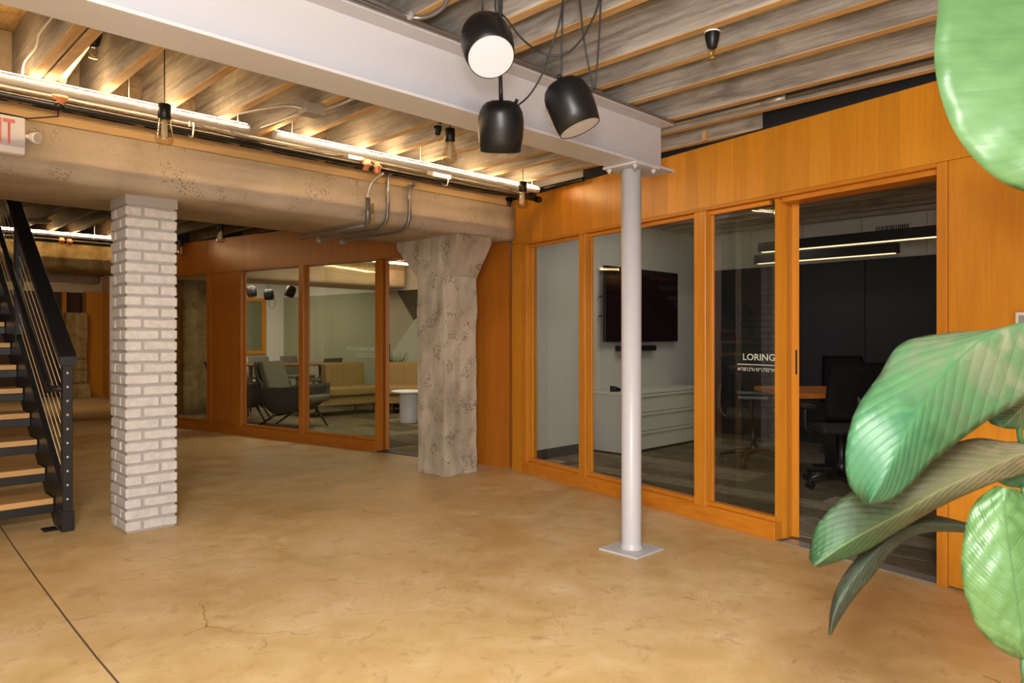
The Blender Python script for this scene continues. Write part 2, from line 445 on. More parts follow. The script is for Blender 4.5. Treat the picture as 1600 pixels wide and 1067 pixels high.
# blocking between the joists over the concrete beam
for a, b in zip(JU[7:23], JU[8:24]):
    if b-a < .1: continue
    mk('blocking', bx(a+.052, b-.002, 4.5, 4.54, 2.47, 2.797), concrete('blocking_%d' % int(a*100), (.3, .22, .12), (.42, .33, .2), (.5, .4, .26), pits=.3) if a < 1 else JOIST_W, deck)

# ------------------------------------------------------------------ outer walls (behind camera and ends)
mk('wall_rear', bx(-3.2, 9, -3.2, -3.05, 0, 2.83), WALL_W, kind='structure')
mk('wall_left', bx(-3.2, -3.05, -3.0, 18, 0, 2.83), WALL_W, kind='structure')

# ------------------------------------------------------------------ steel I-beam and post
bm = NB()
V0, V1 = 2.32, 2.52
prof = [(V0, 2.168), (V1, 2.168), (V1, 2.182), (2.426, 2.182), (2.426, 2.442), (V1, 2.442), (V1, 2.456), (V0, 2.456), (V0, 2.442), (2.414, 2.442), (2.414, 2.182), (V0, 2.182)]
def extrude_x(bm, prof, x0, x1):
    a = [bm.verts.new((x0, p[0], p[1])) for p in prof]; b = [bm.verts.new((x1, p[0], p[1])) for p in prof]
    fs = [bm.faces.new(a), bm.faces.new(b[::-1])]
    for i in range(len(prof)): fs.append(bm.faces.new((a[i], b[i], b[(i+1) % len(prof)], a[(i+1) % len(prof)])))
    bmesh.ops.recalc_face_normals(bm, faces=fs)
extrude_x(bm, prof, -1.6, 3.615)
bevel(bm, .0012)
sb = empty('steel_beam', (1.0, 2.42, 2.168), 'white painted steel I-beam crossing the ceiling on top of the round white post', 'beam')
mk('beam_profile', bm, WHITE_STEEL, sb)
mk('stiffener', bx(3.30, 3.312, 2.335, 2.413, 2.183, 2.441), WHITE_STEEL, sb).location.y += 0.09
PC = (3.327, 2.42)
po = empty('steel_post', (PC[0], PC[1], 0), 'round white steel post on a square floor plate in front of the glazed wall', 'column')
bm = NB(); lathe(bm, [(0, .012), (.068, .012), (.0655, .02), (.0575, .03), (.0565, .045), (.0565, 2.15), (0, 2.15)], 40, Matrix.Translation((PC[0], PC[1], 0)))
mk('shaft', bm, WHITE_STEEL, po)
mk('base_plate', bx(PC[0]-.13, PC[0]+.13, PC[1]-.13, PC[1]+.13, 0, .012, bv=.0015), WHITE_STEEL, po)
mk('cap_plate', bx(PC[0]-.115, PC[0]+.115, PC[1]-.115, PC[1]+.115, 2.152, 2.167, bv=.0012), WHITE_STEEL, po)
for sx, sy in ((-1, -1), (1, -1), (-1, 1), (1, 1)):
    bm = NB(); c = Matrix.Translation((PC[0]+sx*.088, PC[1]+sy*.088, 0))
    lathe(bm, [(0, 2.13), (.009, 2.13), (.009, 2.14), (.016, 2.141), (.016, 2.152), (0, 2.152)], 6, c)
    mk('bolt', bm, WHITE_STEEL, po)

# ------------------------------------------------------------------ concrete beams
def conc_beam(v0, v1, u0, u1, mat, parent_label):
    bm = NB()
    pr = [(v0, 2.38), (v0, 2.15), (v0+.003, 2.125), (v0+.014, 2.102), (v0+.034, 2.086), (v0+.06, 2.08), (v1-.03, 2.08), (v1, 2.11), (v1, 2.38)]
    n = 48; rings = []
    for i in range(n+1):
        x = u0+(u1-u0)*i/n; rg = []
        for j, (a, z) in enumerate(pr):
            q = Vector((x*2.2, a*4, z*4)); d = noise.noise(q)*.007+noise.noise(q*4)*.003
            rg.append(bm.verts.new((x, a+d, z+(d if 1 < j < 8 else 0))))
        rings.append(rg)
    for r0, r1 in zip(rings, rings[1:]):
        for j in range(len(pr)): f = bm.faces.new((r0[j], r0[(j+1) % len(pr)], r1[(j+1) % len(pr)], r1[j])); f.smooth = j not in (len(pr)-1,)
    bm.faces.new(rings[0]); bm.faces.new(rings[-1][::-1])
    bmesh.ops.recalc_face_normals(bm, faces=bm.faces[:])
    return bm
cb = mk('concrete_beam', conc_beam(4.61, 5.54, -1.6, 4.60, CONC, ''), CONC, label='deep rough concrete beam resting on the brick pillar and the concrete column', cat='beam')
o = mk('ledger_board', bx(-1.6, 4.46, 4.62, 4.97, 2.382, 2.463), LEDGER, cb)
mk('ledger_strip', bx(-1.6, 4.46, 4.60, 4.618, 2.382, 2.43, bv=.002), LEDGER, cb)
cb2 = mk('concrete_beam', conc_beam(10.3, 11.25, 3.4, 7.5, CONC, ''), CONC_L, label='cream-painted beam across the lounge ceiling, seen through the lounge glazing', cat='beam')
cb4 = mk('concrete_beam', conc_beam(10.3, 11.25, -1.6, 3.38, CONC, ''), STONE, label='brown concrete beam right behind the far LED tube in the back hall', cat='beam')
mk('ledger_board', bx(3.4, 7.5, 10.32, 11.2, 2.382, 2.463), JOIST_W, cb2)
cb3 = mk('concrete_beam', conc_beam(13.0, 13.5, -.5, 3.4, CONC, ''), CONC, label='farthest brown concrete beam over the back hall, left of the brick pillar', cat='beam')

# concrete column with haunches
bm = NB()
u0, u1, v0, v1 = 3.914, 4.285, 4.815, 5.19
box(bm, u0, u1, v0, v1, 0, 2.085)
rough(bm, 15, .016, 9, 3)
cc = mk('concrete_column', bm, CONC_V, label='rough pitted concrete column with flared head between the lounge doorway and the wood wall', cat='column', smooth=False)
def haunch(va, vb, name):
    bm = NB()
    hexa(bm, [(u0-.002, va, 1.74), (u1+.002, va, 1.74), (u1+.002, va+.001, 1.745), (u0-.002, va+.001, 1.745),
              (u0-.002, vb, 2.083), (u1+.002, vb, 2.083), (u1+.002, (v0+v1)/2, 2.083), (u0-.002, (v0+v1)/2, 2.083)])
    bm.free(); bm = NB()
    pl = [(va, 1.74), (vb, 2.02), (vb, 2.084), ((v0+v1)/2, 2.084), ((v0+v1)/2, 1.74)]
    a = [bm.verts.new((u0-.003, p[0], p[1])) for p in pl]; b = [bm.verts.new((u1+.003, p[0], p[1])) for p in pl]
    bm.faces.new(a); bm.faces.new(b[::-1])
    for i in range(5): bm.faces.new((a[i], b[i], b[(i+1) % 5], a[(i+1) % 5]))
    bmesh.ops.recalc_face_normals(bm, faces=bm.faces[:])
    bmesh.ops.triangulate(bm, faces=[f for f in bm.faces if len(f.verts) > 4])
    bmesh.ops.subdivide_edges(bm, edges=bm.edges[:], cuts=3, use_grid_fill=True)
    for v in bm.verts: v.co += Vector((noise.noise(v.co*7), noise.noise(v.co*7+Vector((9, 9, 9))), 0))*.006
    return mk(name, bm, CONC_V, cc)
haunch(v0-.003, 4.625, 'haunch'); haunch(v1+.003, 5.50, 'haunch')

# ------------------------------------------------------------------ brick pillar
bp = empty('brick_pillar', (1.54, 4.93, 0), 'square white-painted brick pillar between the stair and the lounge glazing', 'column')
x0, y0, S, T, CH = 1.386, 4.776, .305, .0965, .0695
mk('mortar_core', bx(x0+.012, x0+S-.012, y0+.012, y0+S-.012, 0, 2.083), MORT, bp)
def brickmesh(l, seed, mirrored):
    bm = NB(); j = .0062
    j = .0075; box(bm, .0125 if mirrored else .001, l-.001 if mirrored else l-.0125, .001, T-.002, j, CH-j)
    bmesh.ops.subdivide_edges(bm, edges=[e for e in bm.edges if e.calc_length() > .1], cuts=3, use_grid_fill=True)
    bevel(bm, .0055)
    r = random.Random(seed)
    for v in bm.verts:
        q = v.co*22+Vector((seed*13.1, seed*3.3, 0))
        v.co += Vector((noise.noise(q)*.6, noise.noise(q+Vector((5, 5, 5)))*.7, noise.noise(q+Vector((15, 3, 5)))))*.0034
    o = mk('brick', bm, BRICK, bp, origin=(0, 0, 0)); return o
BL = S-T
BM_ = [brickmesh(BL, i, i > 5) for i in range(12)]
meshes = [o.data for o in BM_]; mirror = False
for o in BM_: bpy.data.objects.remove(o)
def lay(x, y, z, rot):
    o = bpy.data.objects.new('brick', random.choice(meshes[6:] if mirror else meshes[:6])); COL.objects.link(o); o.parent = bp
    o.location = Vector((x, y, z))-WL[bp]+Vector((random.uniform(-.0015, .0015), random.uniform(-.0015, .0015), random.uniform(-.0012, .0012)))
    o.rotation_euler = (random.uniform(-.004, .004), random.uniform(-.004, .004), rot+random.uniform(-.005, .005))
for c in range(29):
    z = c*CH+.003; mirror = c % 2 == 0
    if c % 2:
        lay(x0, y0, z, 0); lay(x0+S, y0, z, PI/2); lay(x0+S, y0+S, z, PI); lay(x0, y0+S, z, -PI/2)
    else:   # mirrored pinwheel
        lay(x0+T, y0, z, 0); lay(x0+S, y0+T, z, PI/2); lay(x0+BL, y0+S, z, PI); lay(x0, y0+BL, z, -PI/2)
mk('mortar_cap', bx(x0-.001, x0+S+.001, y0-.001, y0+S+.001, 29*CH+.006, 2.084), MORT, bp)

# ------------------------------------------------------------------ right-hand timber and glass wall
wr = empty('wall_right', pa(2, 0), kind='structure')
ZH, ZT = 2.03, 2.45
s = .0; r5 = random.Random(5)
while s < 4.6:
    wd = r5.choice((.105, .125, .15, .15, .165))
    e = min(s+wd, 4.65)
    bm = NB(); wbox(bm, pa, s+.0003, e-.0003, .0, .02, (ZH+.022) if s < 3.60 else ZH+.022, ZT); bevel(bm, .0004)
    mk('fascia_board', bm, FIR, wr); s = e
bm = NB(); wbox(bm, pa, .155, 3.70, -.004, .03, ZH, ZH+.021); bevel(bm, .002); mk('head_casing', bm, FIR_H, wr)
bm = NB(); wbox(bm, pa, .155, 3.70, .021, .17, ZH+.001, ZH+.09); mk('head_frame', bm, FIR_H, wr)
# sloped reveal below head, glass stops
bm = NB(); wbox(bm, pa, .24, 2.72, .03, .062, ZH-.028, ZH-.001); bevel(bm, .002); mk('glazing_stop', bm, FIR_H, wr)
bm = NB(); wbox(bm, pa, .001, .153, .0, .17, .0, ZH+.02); bevel(bm, .001); mk('end_panel', bm, FIR, wr)
bm = NB(); wbox(bm, pa, .155, 2.782, -.003, .17, 0, .108); bevel(bm, .003); mk('sill_board', bm, FIR_H, wr)
bm = NB(); wbox(bm, pa, .24, 2.77, .018, .062, .108, .135); bevel(bm, .003); mk('sill_rail', bm, FIR_H, wr)
def mull(s0, s1, f=pa, root=wr, zt=ZH, zb=.10):
    mt = FIR_TRIM if root is wr else FIR_B
    bm = NB(); wbox(bm, f, s0, s1, -.006, .048, zb, zt-.001); bevel(bm, .003); mk('mullion', bm, mt, root)
    bm = NB(); wbox(bm, f, s0-.012, s1+.012, .049, .073, zb+.02, zt-.001); bevel(bm, .002); mk('mullion_stop', bm, mt, root)
mull(.157, .235); mull(.965, 1.045); mull(2.165, 2.262)
# door jamb post with its splayed face
P = lambda x, y: at(x, y, z=0)
pl = [P(1210.6, 843), P(1229.5, 841.7), P(1237.5, 838.7), pa(2.83, .17), pa(2.755, .17)]
bm = NB(); prism(bm, [p[:2] for p in pl], 0, ZH); bmesh.ops.recalc_face_normals(bm, faces=bm.faces[:]); bevel(bm, .0015)
mk('door_post', bm, FIR_TRIM, wr)
for a, b in ((.235, .965), (1.045, 2.165), (2.262, 2.765)):
    bm = NB(); wbox(bm, pa, a-.012, b+.012, .074, .080, .12, ZH-.003); mk('pane', bm, GLASS, wr)
# solid timber panel to the right of the doorway
mk('door_casing', (lambda b: (wbox(b, pa, 3.695, 3.745, -.006, .17, 0, ZH+.02), bevel(b, .002), b)[2])(NB()), FIR_TRIM, wr)
mk('wall_panel', (lambda b: (wbox(b, pa, 3.747, 4.95, .0, .17, .012, ZH+.02), bevel(b, .001), b)[2])(NB()), FIR, wr)
mk('wall_panel', (lambda b: (wbox(b, pa, 4.6, 4.95, .0, .02, ZH+.02, ZT), b)[1])(NB()), FIR, wr)
mk('door_head', (lambda b: (wbox(b, pa, 2.81, 3.695, .03, .17, ZH-.03, ZH), bevel(b, .002), b)[2])(NB()), FIR_H, wr)
bm = NB(); wbox(bm, pa, .0, 4.95, .022, .03, 2.12, 2.79); mk('upper_infill', bm, BLACKOUT, wr)
bm = NB(); wbox(bm, pa, 2.83, 3.70, -.004, .1, .001, .007); mk('threshold', bm, GALV, wr)
# sliding glass door parked behind the third pane, with the room name
dr = empty('door_1', pa(2.5, .12), kind='structure')
bm = NB(); wbox(bm, pa, 2.29, 2.80, .176, .184, .02, ZH); mk('pane', bm, GLASS, dr)
bm = NB(); wbox(bm, pa, 2.797, 2.818, .165, .192, .98, 1.13); bevel(bm, .002); mk('door_pull', bm, BLACK_STEEL, dr)
def text(body, f, s0, s1, n, z0, z1, root, mat=None):
    c = bpy.data.curves.new('t', 'FONT'); c.body = body; c.extrude = .0; c.resolution_u = 3; c.offset = .012
    o = bpy.data.objects.new('t', c); COL.objects.link(o); bpy.context.view_layer.update()
    me = bpy.data.meshes.new_from_object(o.evaluated_get(bpy.context.evaluated_depsgraph_get()))
    bpy.data.objects.remove(o)
    xs = [v.co.x for v in me.vertices]; ys = [v.co.y for v in me.vertices]
    ax, bx_, ay, by = min(xs), max(xs), min(ys), max(ys)
    org = f(s0, n, z0)
    for v in me.vertices:
        p = f(s0+(v.co.x-ax)/(bx_-ax)*(s1-s0), n, z0+(v.co.y-ay)/(by-ay)*(z1-z0)); v.co = p-org
    me.materials.clear(); me.materials.append(mat or LETTER); me.name = 'lettering'
    ob = bpy.data.objects.new('lettering', me); COL.objects.link(ob); ob.parent = root; ob.location = org-WL[root]
    return ob
def sa(x, n, f, o, dv, nv):   # s where the sight line of pixel x meets the plane n off a wall
    r = ray(x, 500); r2 = Vector((r.x, r.y)); q = o+nv*n
    t = q.dot(nv)/r2.dot(nv); return (r2*t-o).dot(dv), t
s1_, t1_ = sa(1161, .175, pa, A0, Ad, An); s2_, t2_ = sa(1211, .175, pa, A0, Ad, An); s0_, t0_ = sa(1152, .175, pa, A0, Ad, An)
zz = lambda y, t: H+(CY-y)/F*t
text('LORING', pa, s1_, s2_, .175, zz(562.5, t1_), zz(552.3, t1_), dr)
text('44\u00b058\'12"N 93\u00b017\'02"W', pa, s0_, s2_, .175, zz(579.4, t1_), zz(573.7, t1_), dr)
bm = NB(); wbox(bm, pa, s0_, s2_, .1745, .1757, zz(569.7, t1_), zz(568.4, t1_)); mk('underline', bm, LETTER, dr)

# ------------------------------------------------------------------ lounge (far) glazed wall, angled the other way
wb = empty('wall_back', pb(-3, 0), kind='structure')
seams = [-6.42, -5.6, -4.7, -3.56, -2.35, -1.2, .0]
for a, b in zip(seams, seams[1:]):
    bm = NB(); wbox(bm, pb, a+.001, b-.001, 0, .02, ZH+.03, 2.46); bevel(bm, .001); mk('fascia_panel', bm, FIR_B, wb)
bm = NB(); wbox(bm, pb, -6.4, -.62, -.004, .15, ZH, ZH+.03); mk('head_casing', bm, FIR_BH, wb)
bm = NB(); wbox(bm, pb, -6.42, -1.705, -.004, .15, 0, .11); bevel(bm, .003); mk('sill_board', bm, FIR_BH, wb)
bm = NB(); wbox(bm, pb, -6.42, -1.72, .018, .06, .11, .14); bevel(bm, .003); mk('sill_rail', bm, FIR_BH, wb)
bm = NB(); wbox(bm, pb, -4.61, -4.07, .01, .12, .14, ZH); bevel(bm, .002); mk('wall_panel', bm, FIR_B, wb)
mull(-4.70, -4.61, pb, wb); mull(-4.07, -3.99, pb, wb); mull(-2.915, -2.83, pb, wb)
for a, b in ((-6.42, -4.70), (-3.99, -2.915), (-2.83, -1.74)):
    bm = NB(); wbox(bm, pb, a-.01, b+.01, .074, .080, .12, ZH); mk('pane', bm, GLASS, wb)
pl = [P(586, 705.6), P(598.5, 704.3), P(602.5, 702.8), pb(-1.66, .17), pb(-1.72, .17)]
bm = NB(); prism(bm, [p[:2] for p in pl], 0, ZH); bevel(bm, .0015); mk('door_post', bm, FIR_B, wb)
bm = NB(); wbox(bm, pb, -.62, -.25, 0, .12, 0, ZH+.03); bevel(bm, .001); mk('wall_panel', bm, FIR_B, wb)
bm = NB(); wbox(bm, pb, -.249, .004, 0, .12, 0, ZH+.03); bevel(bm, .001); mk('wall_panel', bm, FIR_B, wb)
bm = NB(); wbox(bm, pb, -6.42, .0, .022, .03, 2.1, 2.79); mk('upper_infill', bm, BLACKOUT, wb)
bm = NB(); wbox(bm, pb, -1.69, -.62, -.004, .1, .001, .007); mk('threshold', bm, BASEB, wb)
d2 = empty('door_2', pb(-2.2, .12), kind='structure')
bm = NB(); wbox(bm, pb, -2.7, -1.71, .192, .2, .02, ZH); mk('pane', bm, GLASS, d2)
bm = NB(); wbox(bm, pb, -1.712, -1.69, .18, .21, .94, 1.14); mk('door_pull', bm, BLACK_STEEL, d2)
e0, te = sa(541, .19, pb, B1, Bd, Bn); e1, tf = sa(589, .19, pb, B1, Bd, Bn); e2, tg = sa(557, .19, pb, B1, Bd, Bn); e3, _ = sa(597, .19, pb, B1, Bd, Bn)
text('POWDERHORN', pb, e0, e1, .19, zz(548, te), zz(541.7, te), d2)
bm = NB(); wbox(bm, pb, e2, e1, .1895, .1905, zz(552.6, te), zz(551.6, te)); mk('underline', bm, LETTER, d2)
text('44\u00b056\'31"N 93\u00b015\'24"W', pb, e2, e3, .19, zz(557.8, te), zz(554.6, te), d2)

# end wall of the lounge block and hall side
def wall2(name, p, q, z0, z1, t, mat, parent=None, kind='structure'):
    p = Vector(p); q = Vector(q); d = (q-p).normalized(); n = Vector((-d.y, d.x))*t
    bm = NB(); prism(bm, [p, q, q+n, p+n], z0, z1)
    return mk(name, bm, mat, parent, kind=kind if parent is None else None)
eb = Vector(pb(-6.42, 0)[:2])
we = empty('wall_side', (eb.x, eb.y, 0), kind='structure')
pts = [eb+(Vector((4.42, 16.8))-eb)*k/6 for k in range(7)]
for a, b in zip(pts, pts[1:]):
    d = (b-a).normalized()*.002; wall2('wall_panel', a+d, b-d, 0, 2.46, -.1, FIR, we)
# far end of the hall
fe = empty('wall_end', (3.8, 16.9, 0), kind='structure')
mk('upper_wall', bx(-3, 4.6, 16.9, 17.05, 2.14, 2.46), CREAM, fe)
mk('lower_wall', bx(-3, 4.6, 17.0, 17.1, 0, 2.139), wood('dark_brown_panelling', (.05, .018, .006), (.08, .028, .009), (.11, .04, .013)), fe)
def far(x0, x1, v, ya, yb, name, mat, th=.12, lab=None):
    a = at(x0, ya, v=v); b = at(x1, yb, v=v)
    return mk(name, bx(a.x, b.x, v, v+th, max(0, min(a.z, b.z)), max(a.z, b.z)), mat, fe)
far(135, 171, 16.6, 455, 640, 'wood_panel', FIR, .3)
far(98, 104, 16.7, 455, 640, 'wood_post', FIR_TRIM)
a = at(104, 488, v=16.4); b = at(134.5, 620, v=16.4)
yy = 0.0
rr = random.Random(4)
for zc, h_ in ((0, .30), (.30, .26), (.56, .22), (.78, 1.1)):
    bm = NB(); ex = .22 if zc == 0 else 0
    box(bm, a.x, b.x+.02, 16.4-ex, 16.85, zc+.004, min(zc+h_, a.z)-.004); rough(bm, 3, .03, 5, zc*10)
    mk('stone_block', bm, STONE, fe)
# lounge left (rear) wall, with wood-framed inner window; right mural wall
lw = mk('wall_north', bx(3.9, 7.25, 14.2, 14.35, 0, 2.46), WALL_W, kind='structure')
wn = empty('window_1', (6.1, 14.2, .87), kind='structure')
fx0, fx1 = 5.2, 6.77
for nm, c in (('frame_rail', (fx0, fx1, 14.14, 14.2, 1.95, 2.02)), ('frame_rail', (fx0, fx1, 14.14, 14.2, .87, .94)), ('frame_stile', (fx1-.09, fx1, 14.14, 14.2, .941, 1.949)), ('frame_stile', (fx0, fx0+.09, 14.14, 14.2, .941, 1.949))):
    mk(nm, bx(*c, bv=.004), FIR_TRIM, wn)
mk('pane', bx(fx0+.09, fx1-.09, 14.17, 14.185, .94, 1.95), plain('olive_tinted_pane', (.16, .18, .1), .25), wn)
K = Vector((7.19, 14.2)); Mm = Vector((7.576, 10.67)); dK = (Mm-K).normalized(); nK = Vector((dK.y, -dK.x))
if nK.x > 0: nK = -nK     # nK points into the lounge
def pk(s, n, z=0): p = K+dK*s+nK*n; return Vector((p.x, p.y, z))
bm = NB(); wbox(bm, pk, 0, 9.4, -.12, 0, 0, 2.46); we_ = mk('wall_east', bm, WALL_W, kind='structure')
def sk(x, n=.002): return sa(x, n, pk, K, dK, nK)
def kpt(x, y, n=.003):
    s_, t_ = sk(x, n); return s_, zz(y, t_)
def mural(name, pts, n, mat):
    bm = NB(); a = [bm.verts.new(pk(s_, n, z)) for s_, z in pts]; b = [bm.verts.new(pk(s_, n-.004, z)) for s_, z in pts]
    bm.faces.new(a); bm.faces.new(b[::-1]); k_ = len(pts)
    for i in range(k_): bm.faces.new((a[i], b[i], b[(i+1) % k_], a[(i+1) % k_]))
    bmesh.ops.recalc_face_normals(bm, faces=bm.faces[:]); mk(name, bm, mat, we_)
g0 = kpt(442.5, 465.3); g1 = kpt(620, 454.3); g2 = kpt(780, 444)
mural('sage_paint_field', [(.0, g0[1]), g1, g2, (g2[0], 0), (0, 0)], .004, GREEN)
mural('olive_triangle', [g1, kpt(646.5, 500.5, .006), kpt(700, 454, .006), kpt(700, 449, .006)], .008, GREEN_D)
mural('pale_triangle', [kpt(647, 500.5, .006), kpt(600, 570, .006), (kpt(600, 570)[0], .2), (kpt(760, 470)[0], .2), kpt(760, 410, .006)], .010, GREEN_L)

# concrete pier behind the first lounge pane
bm = NB(); box(bm, 4.25, 5.0, 11.75, 12.2, 0, 2.46); rough(bm, 3, .012, 4)
mk('concrete_pier', bm, STONE, label='broad concrete pier behind the narrow lounge pane right of the brick pillar', cat='pier')

# ------------------------------------------------------------------ meeting room shell
tw = mk('wall_tv', bx(4.74, 8.3, 4.81, 4.97, 0, 2.79), WALL_G, kind='structure'); tw.name = 'wall_divider'
mk('baseboard_divider', bx(4.745, 5.88, 4.796, 4.81, .006, .105), BASEB, kind='structure')
fw = mk('wall_far', bx(8.17, 8.3, -1.2, 4.81, 0, 2.79), WALL_G, kind='structure')
me = None
for k in range(6):   # dark acoustic boards below, each its own piece
    mk('acoustic_panel', bx(8.145, 8.169, -.99+k*.96, -.04+k*.96+.005, .01, 2.045, bv=.002), WALL_BK, fw)
for k in range(9):   # joints of the white upper wall
    mk('upper_panel', bx(8.155, 8.169, -.95+k*.64, -.314+k*.64, 2.06, 2.50, bv=.003), WALL_G, fw)
mk('wall_south', bx(3.5, 8.3, -1.35, -1.2, 0, 2.79), WALL_BK, kind='structure')
# air grille
c = at(1368, 362, u=8.13); e = at(1421, 362, u=8.13)
gr = empty('air_grille', (8.14, (c.y+e.y)/2, 2.33), 'dark slotted air grille high on the white upper wall of the meeting room', 'vent')
y_a, y_b = e.y, c.y
bm = NB(); box(bm, 8.140, 8.154, y_a, y_b, 2.28, 2.40); mk('grille_frame', bm, WALL_G, gr)
rr = random.Random(2); y = y_a+.01
while y < y_b-.01:
    mk('slot', bx(8.136, 8.141, y, y+.010, 2.295, 2.385), BLACK_STEEL, gr); y += rr.choice((.018, .018, .024))

# ------------------------------------------------------------------ LED tubes, pipes
def led_tube(u0, u1, v, z, r, label, hang=(), parent=None):
    t = empty('led_tube_light', ((u0+u1)/2, v, z), label, 'light')
    bm = NB(); tube(bm, [(u0, v, z), (u1, v, z)], r, 20); mk('housing', bm, TUBE, t)
    # luminous front strip, plus hidden rear and top strips added to light beam and joists
    for deg in (172, 10, 95):
        bm = NB(); ang = math.radians(deg)
        d = Vector((0, math.cos(ang), math.sin(ang))); tt = Vector((0, -d.z, d.y)); c = Vector((0, v, z))+d*(r+.0003)
        hexa(bm, [c+tt*.0016+Vector((u0+.01, 0, 0)), c-tt*.0016+Vector((u0+.01, 0, 0)), c-tt*.0016+d*.0015+Vector((u0+.01, 0, 0)), c+tt*.0016+d*.0015+Vector((u0+.01, 0, 0)),
                  c+tt*.0016+Vector((u1-.01, 0, 0)), c-tt*.0016+Vector((u1-.01, 0, 0)), c-tt*.0016+d*.0015+Vector((u1-.01, 0, 0)), c+tt*.0016+d*.0015+Vector((u1-.01, 0, 0))])
        mk('led_strip', bm, LED, t)
    for x in hang:
        bm = NB(); tube(bm, [(x, v+.01, z+r*.5), (x, v+.01, 2.80)], .0022, 6); mk('hanger_wire', bm, GALV, t)
    return t
led_tube(-1.5, 1.84, 4.07, 2.422, .026, 'long brushed metal LED tube under the joists, left length above the brick pillar', (.30, 1.2, 1.78))
led_tube(2.00, 4.30, 4.07, 2.422, .026, 'brushed metal LED tube under the joists, right length ending at the wood wall', (2.12, 3.1, 4.24))
led_tube(-.5, 3.2, 9.8, 2.425, .026, 'far LED tube in the back hall seen between stair and brick pillar', (1.4, 2.5))
led_tube(5.9, 7.5, 9.8, 2.425, .026, 'LED tube inside the lounge seen above its doorway', (6.4, 7.2))
def pipe(u0, u1, v, z, r, label, coup=()):
    t = empty('sprinkler_pipe', ((u0+u1)/2, v, z), label, 'pipe')
    bm = NB(); tube(bm, [(u0, v, z), (u1, v, z)], r, 18); mk('pipe_run', bm, BLACK_PIPE, t)
    for x in coup:
        bm = NB(); tube(bm, [(x-.022, v, z), (x+.022, v, z)], r+.005, 18); mk('coupling', bm, BLACK_PIPE, t)
    return t
sp = pipe(-1.5, 4.43, 4.165, 2.37, .022, 'black steel sprinkler pipe running below the LED tube along the concrete beam', (.9, 2.75, 4.40))
bm = NB(); tube(bm, [(4.36, 4.165, 2.37), (4.36, 4.165, 2.43), (4.36, 4.1, 2.44), (4.32, 3.6, 2.44)], .017, 12); mk('branch', bm, BLACK_PIPE, sp)
sp2 = pipe(-.5, 3.2, 9.9, 2.37, .022, 'black pipe below the far LED tube in the back hall', (2.2,))
# thin galvanised conduit between them
mc = empty('metal_conduit', (1.5, 4.22, 2.43), 'thin galvanised conduit run between the LED tube and the black pipe', 'pipe')
bm = NB(); tube(bm, [(-1.5, 4.30, 2.448), (2.0, 4.30, 2.45), (4.2, 4.3, 2.45)], .011, 10); mk('conduit_run', bm, GALV, mc)
bm = NB(); tube(bm, [(-1.5, 4.48, 2.449), (2.0, 4.48, 2.45), (4.2, 4.48, 2.45)], .011, 10); mk('conduit_run', bm, GALV, mc)
for x in (1.55, 3.4):
    bm = NB(); tube(bm, smooth_path([(x, 4.15, 2.47), (x, 4.135, 2.40), (x, 4.145, 2.345), (x, 4.17, 2.338), (x, 4.198, 2.36), (x, 4.19, 2.47)], 5), .005, 6); mk('strap', bm, WHITE_PL, mc)
# grey cables slung behind the tubes
cg = empty('cable_bundle', (2.3, 4.25, 2.38), 'grey cables sagging behind the gap between the two LED tubes', 'cable')
for k in range(4):
    bm = NB(); z = 2.44-.012*k
    tube(bm, smooth_path([(1.5+.1*k, 4.25, 2.46), (1.9, 4.24, z-.02), (2.2, 4.22, z-.02), (2.55-.05*k, 4.23, z), (2.62, 4.23, 2.44)], 6), .004, 6); mk('cable', bm, GREYCORD, cg)
mk('junction_box', bx(2.58, 2.70, 4.18, 4.26, 2.40, 2.462, bv=.003), GALV, label='small galvanised box beside the orange clamps on the black pipe', cat='box')
mk('junction_box', bx(3.28, 3.45, 4.16, 4.24, 2.38, 2.455, bv=.003), GALV, label='pale flat metal box behind the right LED tube near the wood wall', cat='box')
# galvanised octagon box on joist with whips
jb = empty('junction_box', (2.08, 3.6, 2.43), 'galvanised box under the joists beneath the white beam with cable whips', 'box')
c = at(486, 170, z=2.44)
mk('box_body', bx(c.x-.055, c.x+.055, c.y-.05, c.y+.05, 2.405, 2.462, bv=.004), GALV, jb)
bm = NB(); tube(bm, smooth_path([(c.x-.05, c.y, 2.43), (c.x-.12, c.y+.05, 2.44), (c.x-.2, c.y+.3, 2.45), (c.x-.28, c.y+.52, 2.45)], 6), .008, 8); mk('cable', bm, GALV, jb)
bm = NB(); tube(bm, smooth_path([(c.x-.02, c.y+.05, 2.43), (c.x-.03, c.y+.3, 2.43), (c.x-.05, c.y+.5, 2.43)], 6), .009, 8); mk('cable', bm, GALV, jb)
bm = NB(); tube(bm, smooth_path([(c.x+.05, c.y-.02, 2.44), (c.x+.09, c.y-.1, 2.452), (c.x+.1, c.y-.3, 2.455)], 6), .008, 8); mk('cable', bm, GALV, jb)

def clamp(p, parent, tilt=0):
    p = Vector(p)+Vector((0, -.012, 0))
    bm = NB(); lathe(bm, [(.012, .034), (.024, .034), (.027, .012), (.037, .005), (.037, -.005), (.026, -.01), (.022, -.038), (.014, -.043), (0, -.043)], 14, Matrix.Translation(p) @ Matrix.Rotation(tilt, 4, 'X'))
    t = mk('pipe_clamp', bm, COPPER, parent, label='orange pipe clamp')
    bm = NB(); tube(bm, [Vector(p)+Vector((-.03, 0, -.012)), Vector(p)+Vector((.03, 0, -.012))], .006, 8); mk('clamp_bolt', bm, COPPER, t)
    return t
c = at(93, 152, v=4.165); clamp(c, sp, .2)
bm = NB(); tube(bm, [c+Vector((0, .02, -.03)), c+Vector((0, .03, -.09)), c+Vector((-.06, .41, -.03)), c+Vector((-.3, .425, -.02))], .004, 6)
mk('black_wire', bm, CORD, label='short black wire dropping below the left orange clamp', cat='wire')
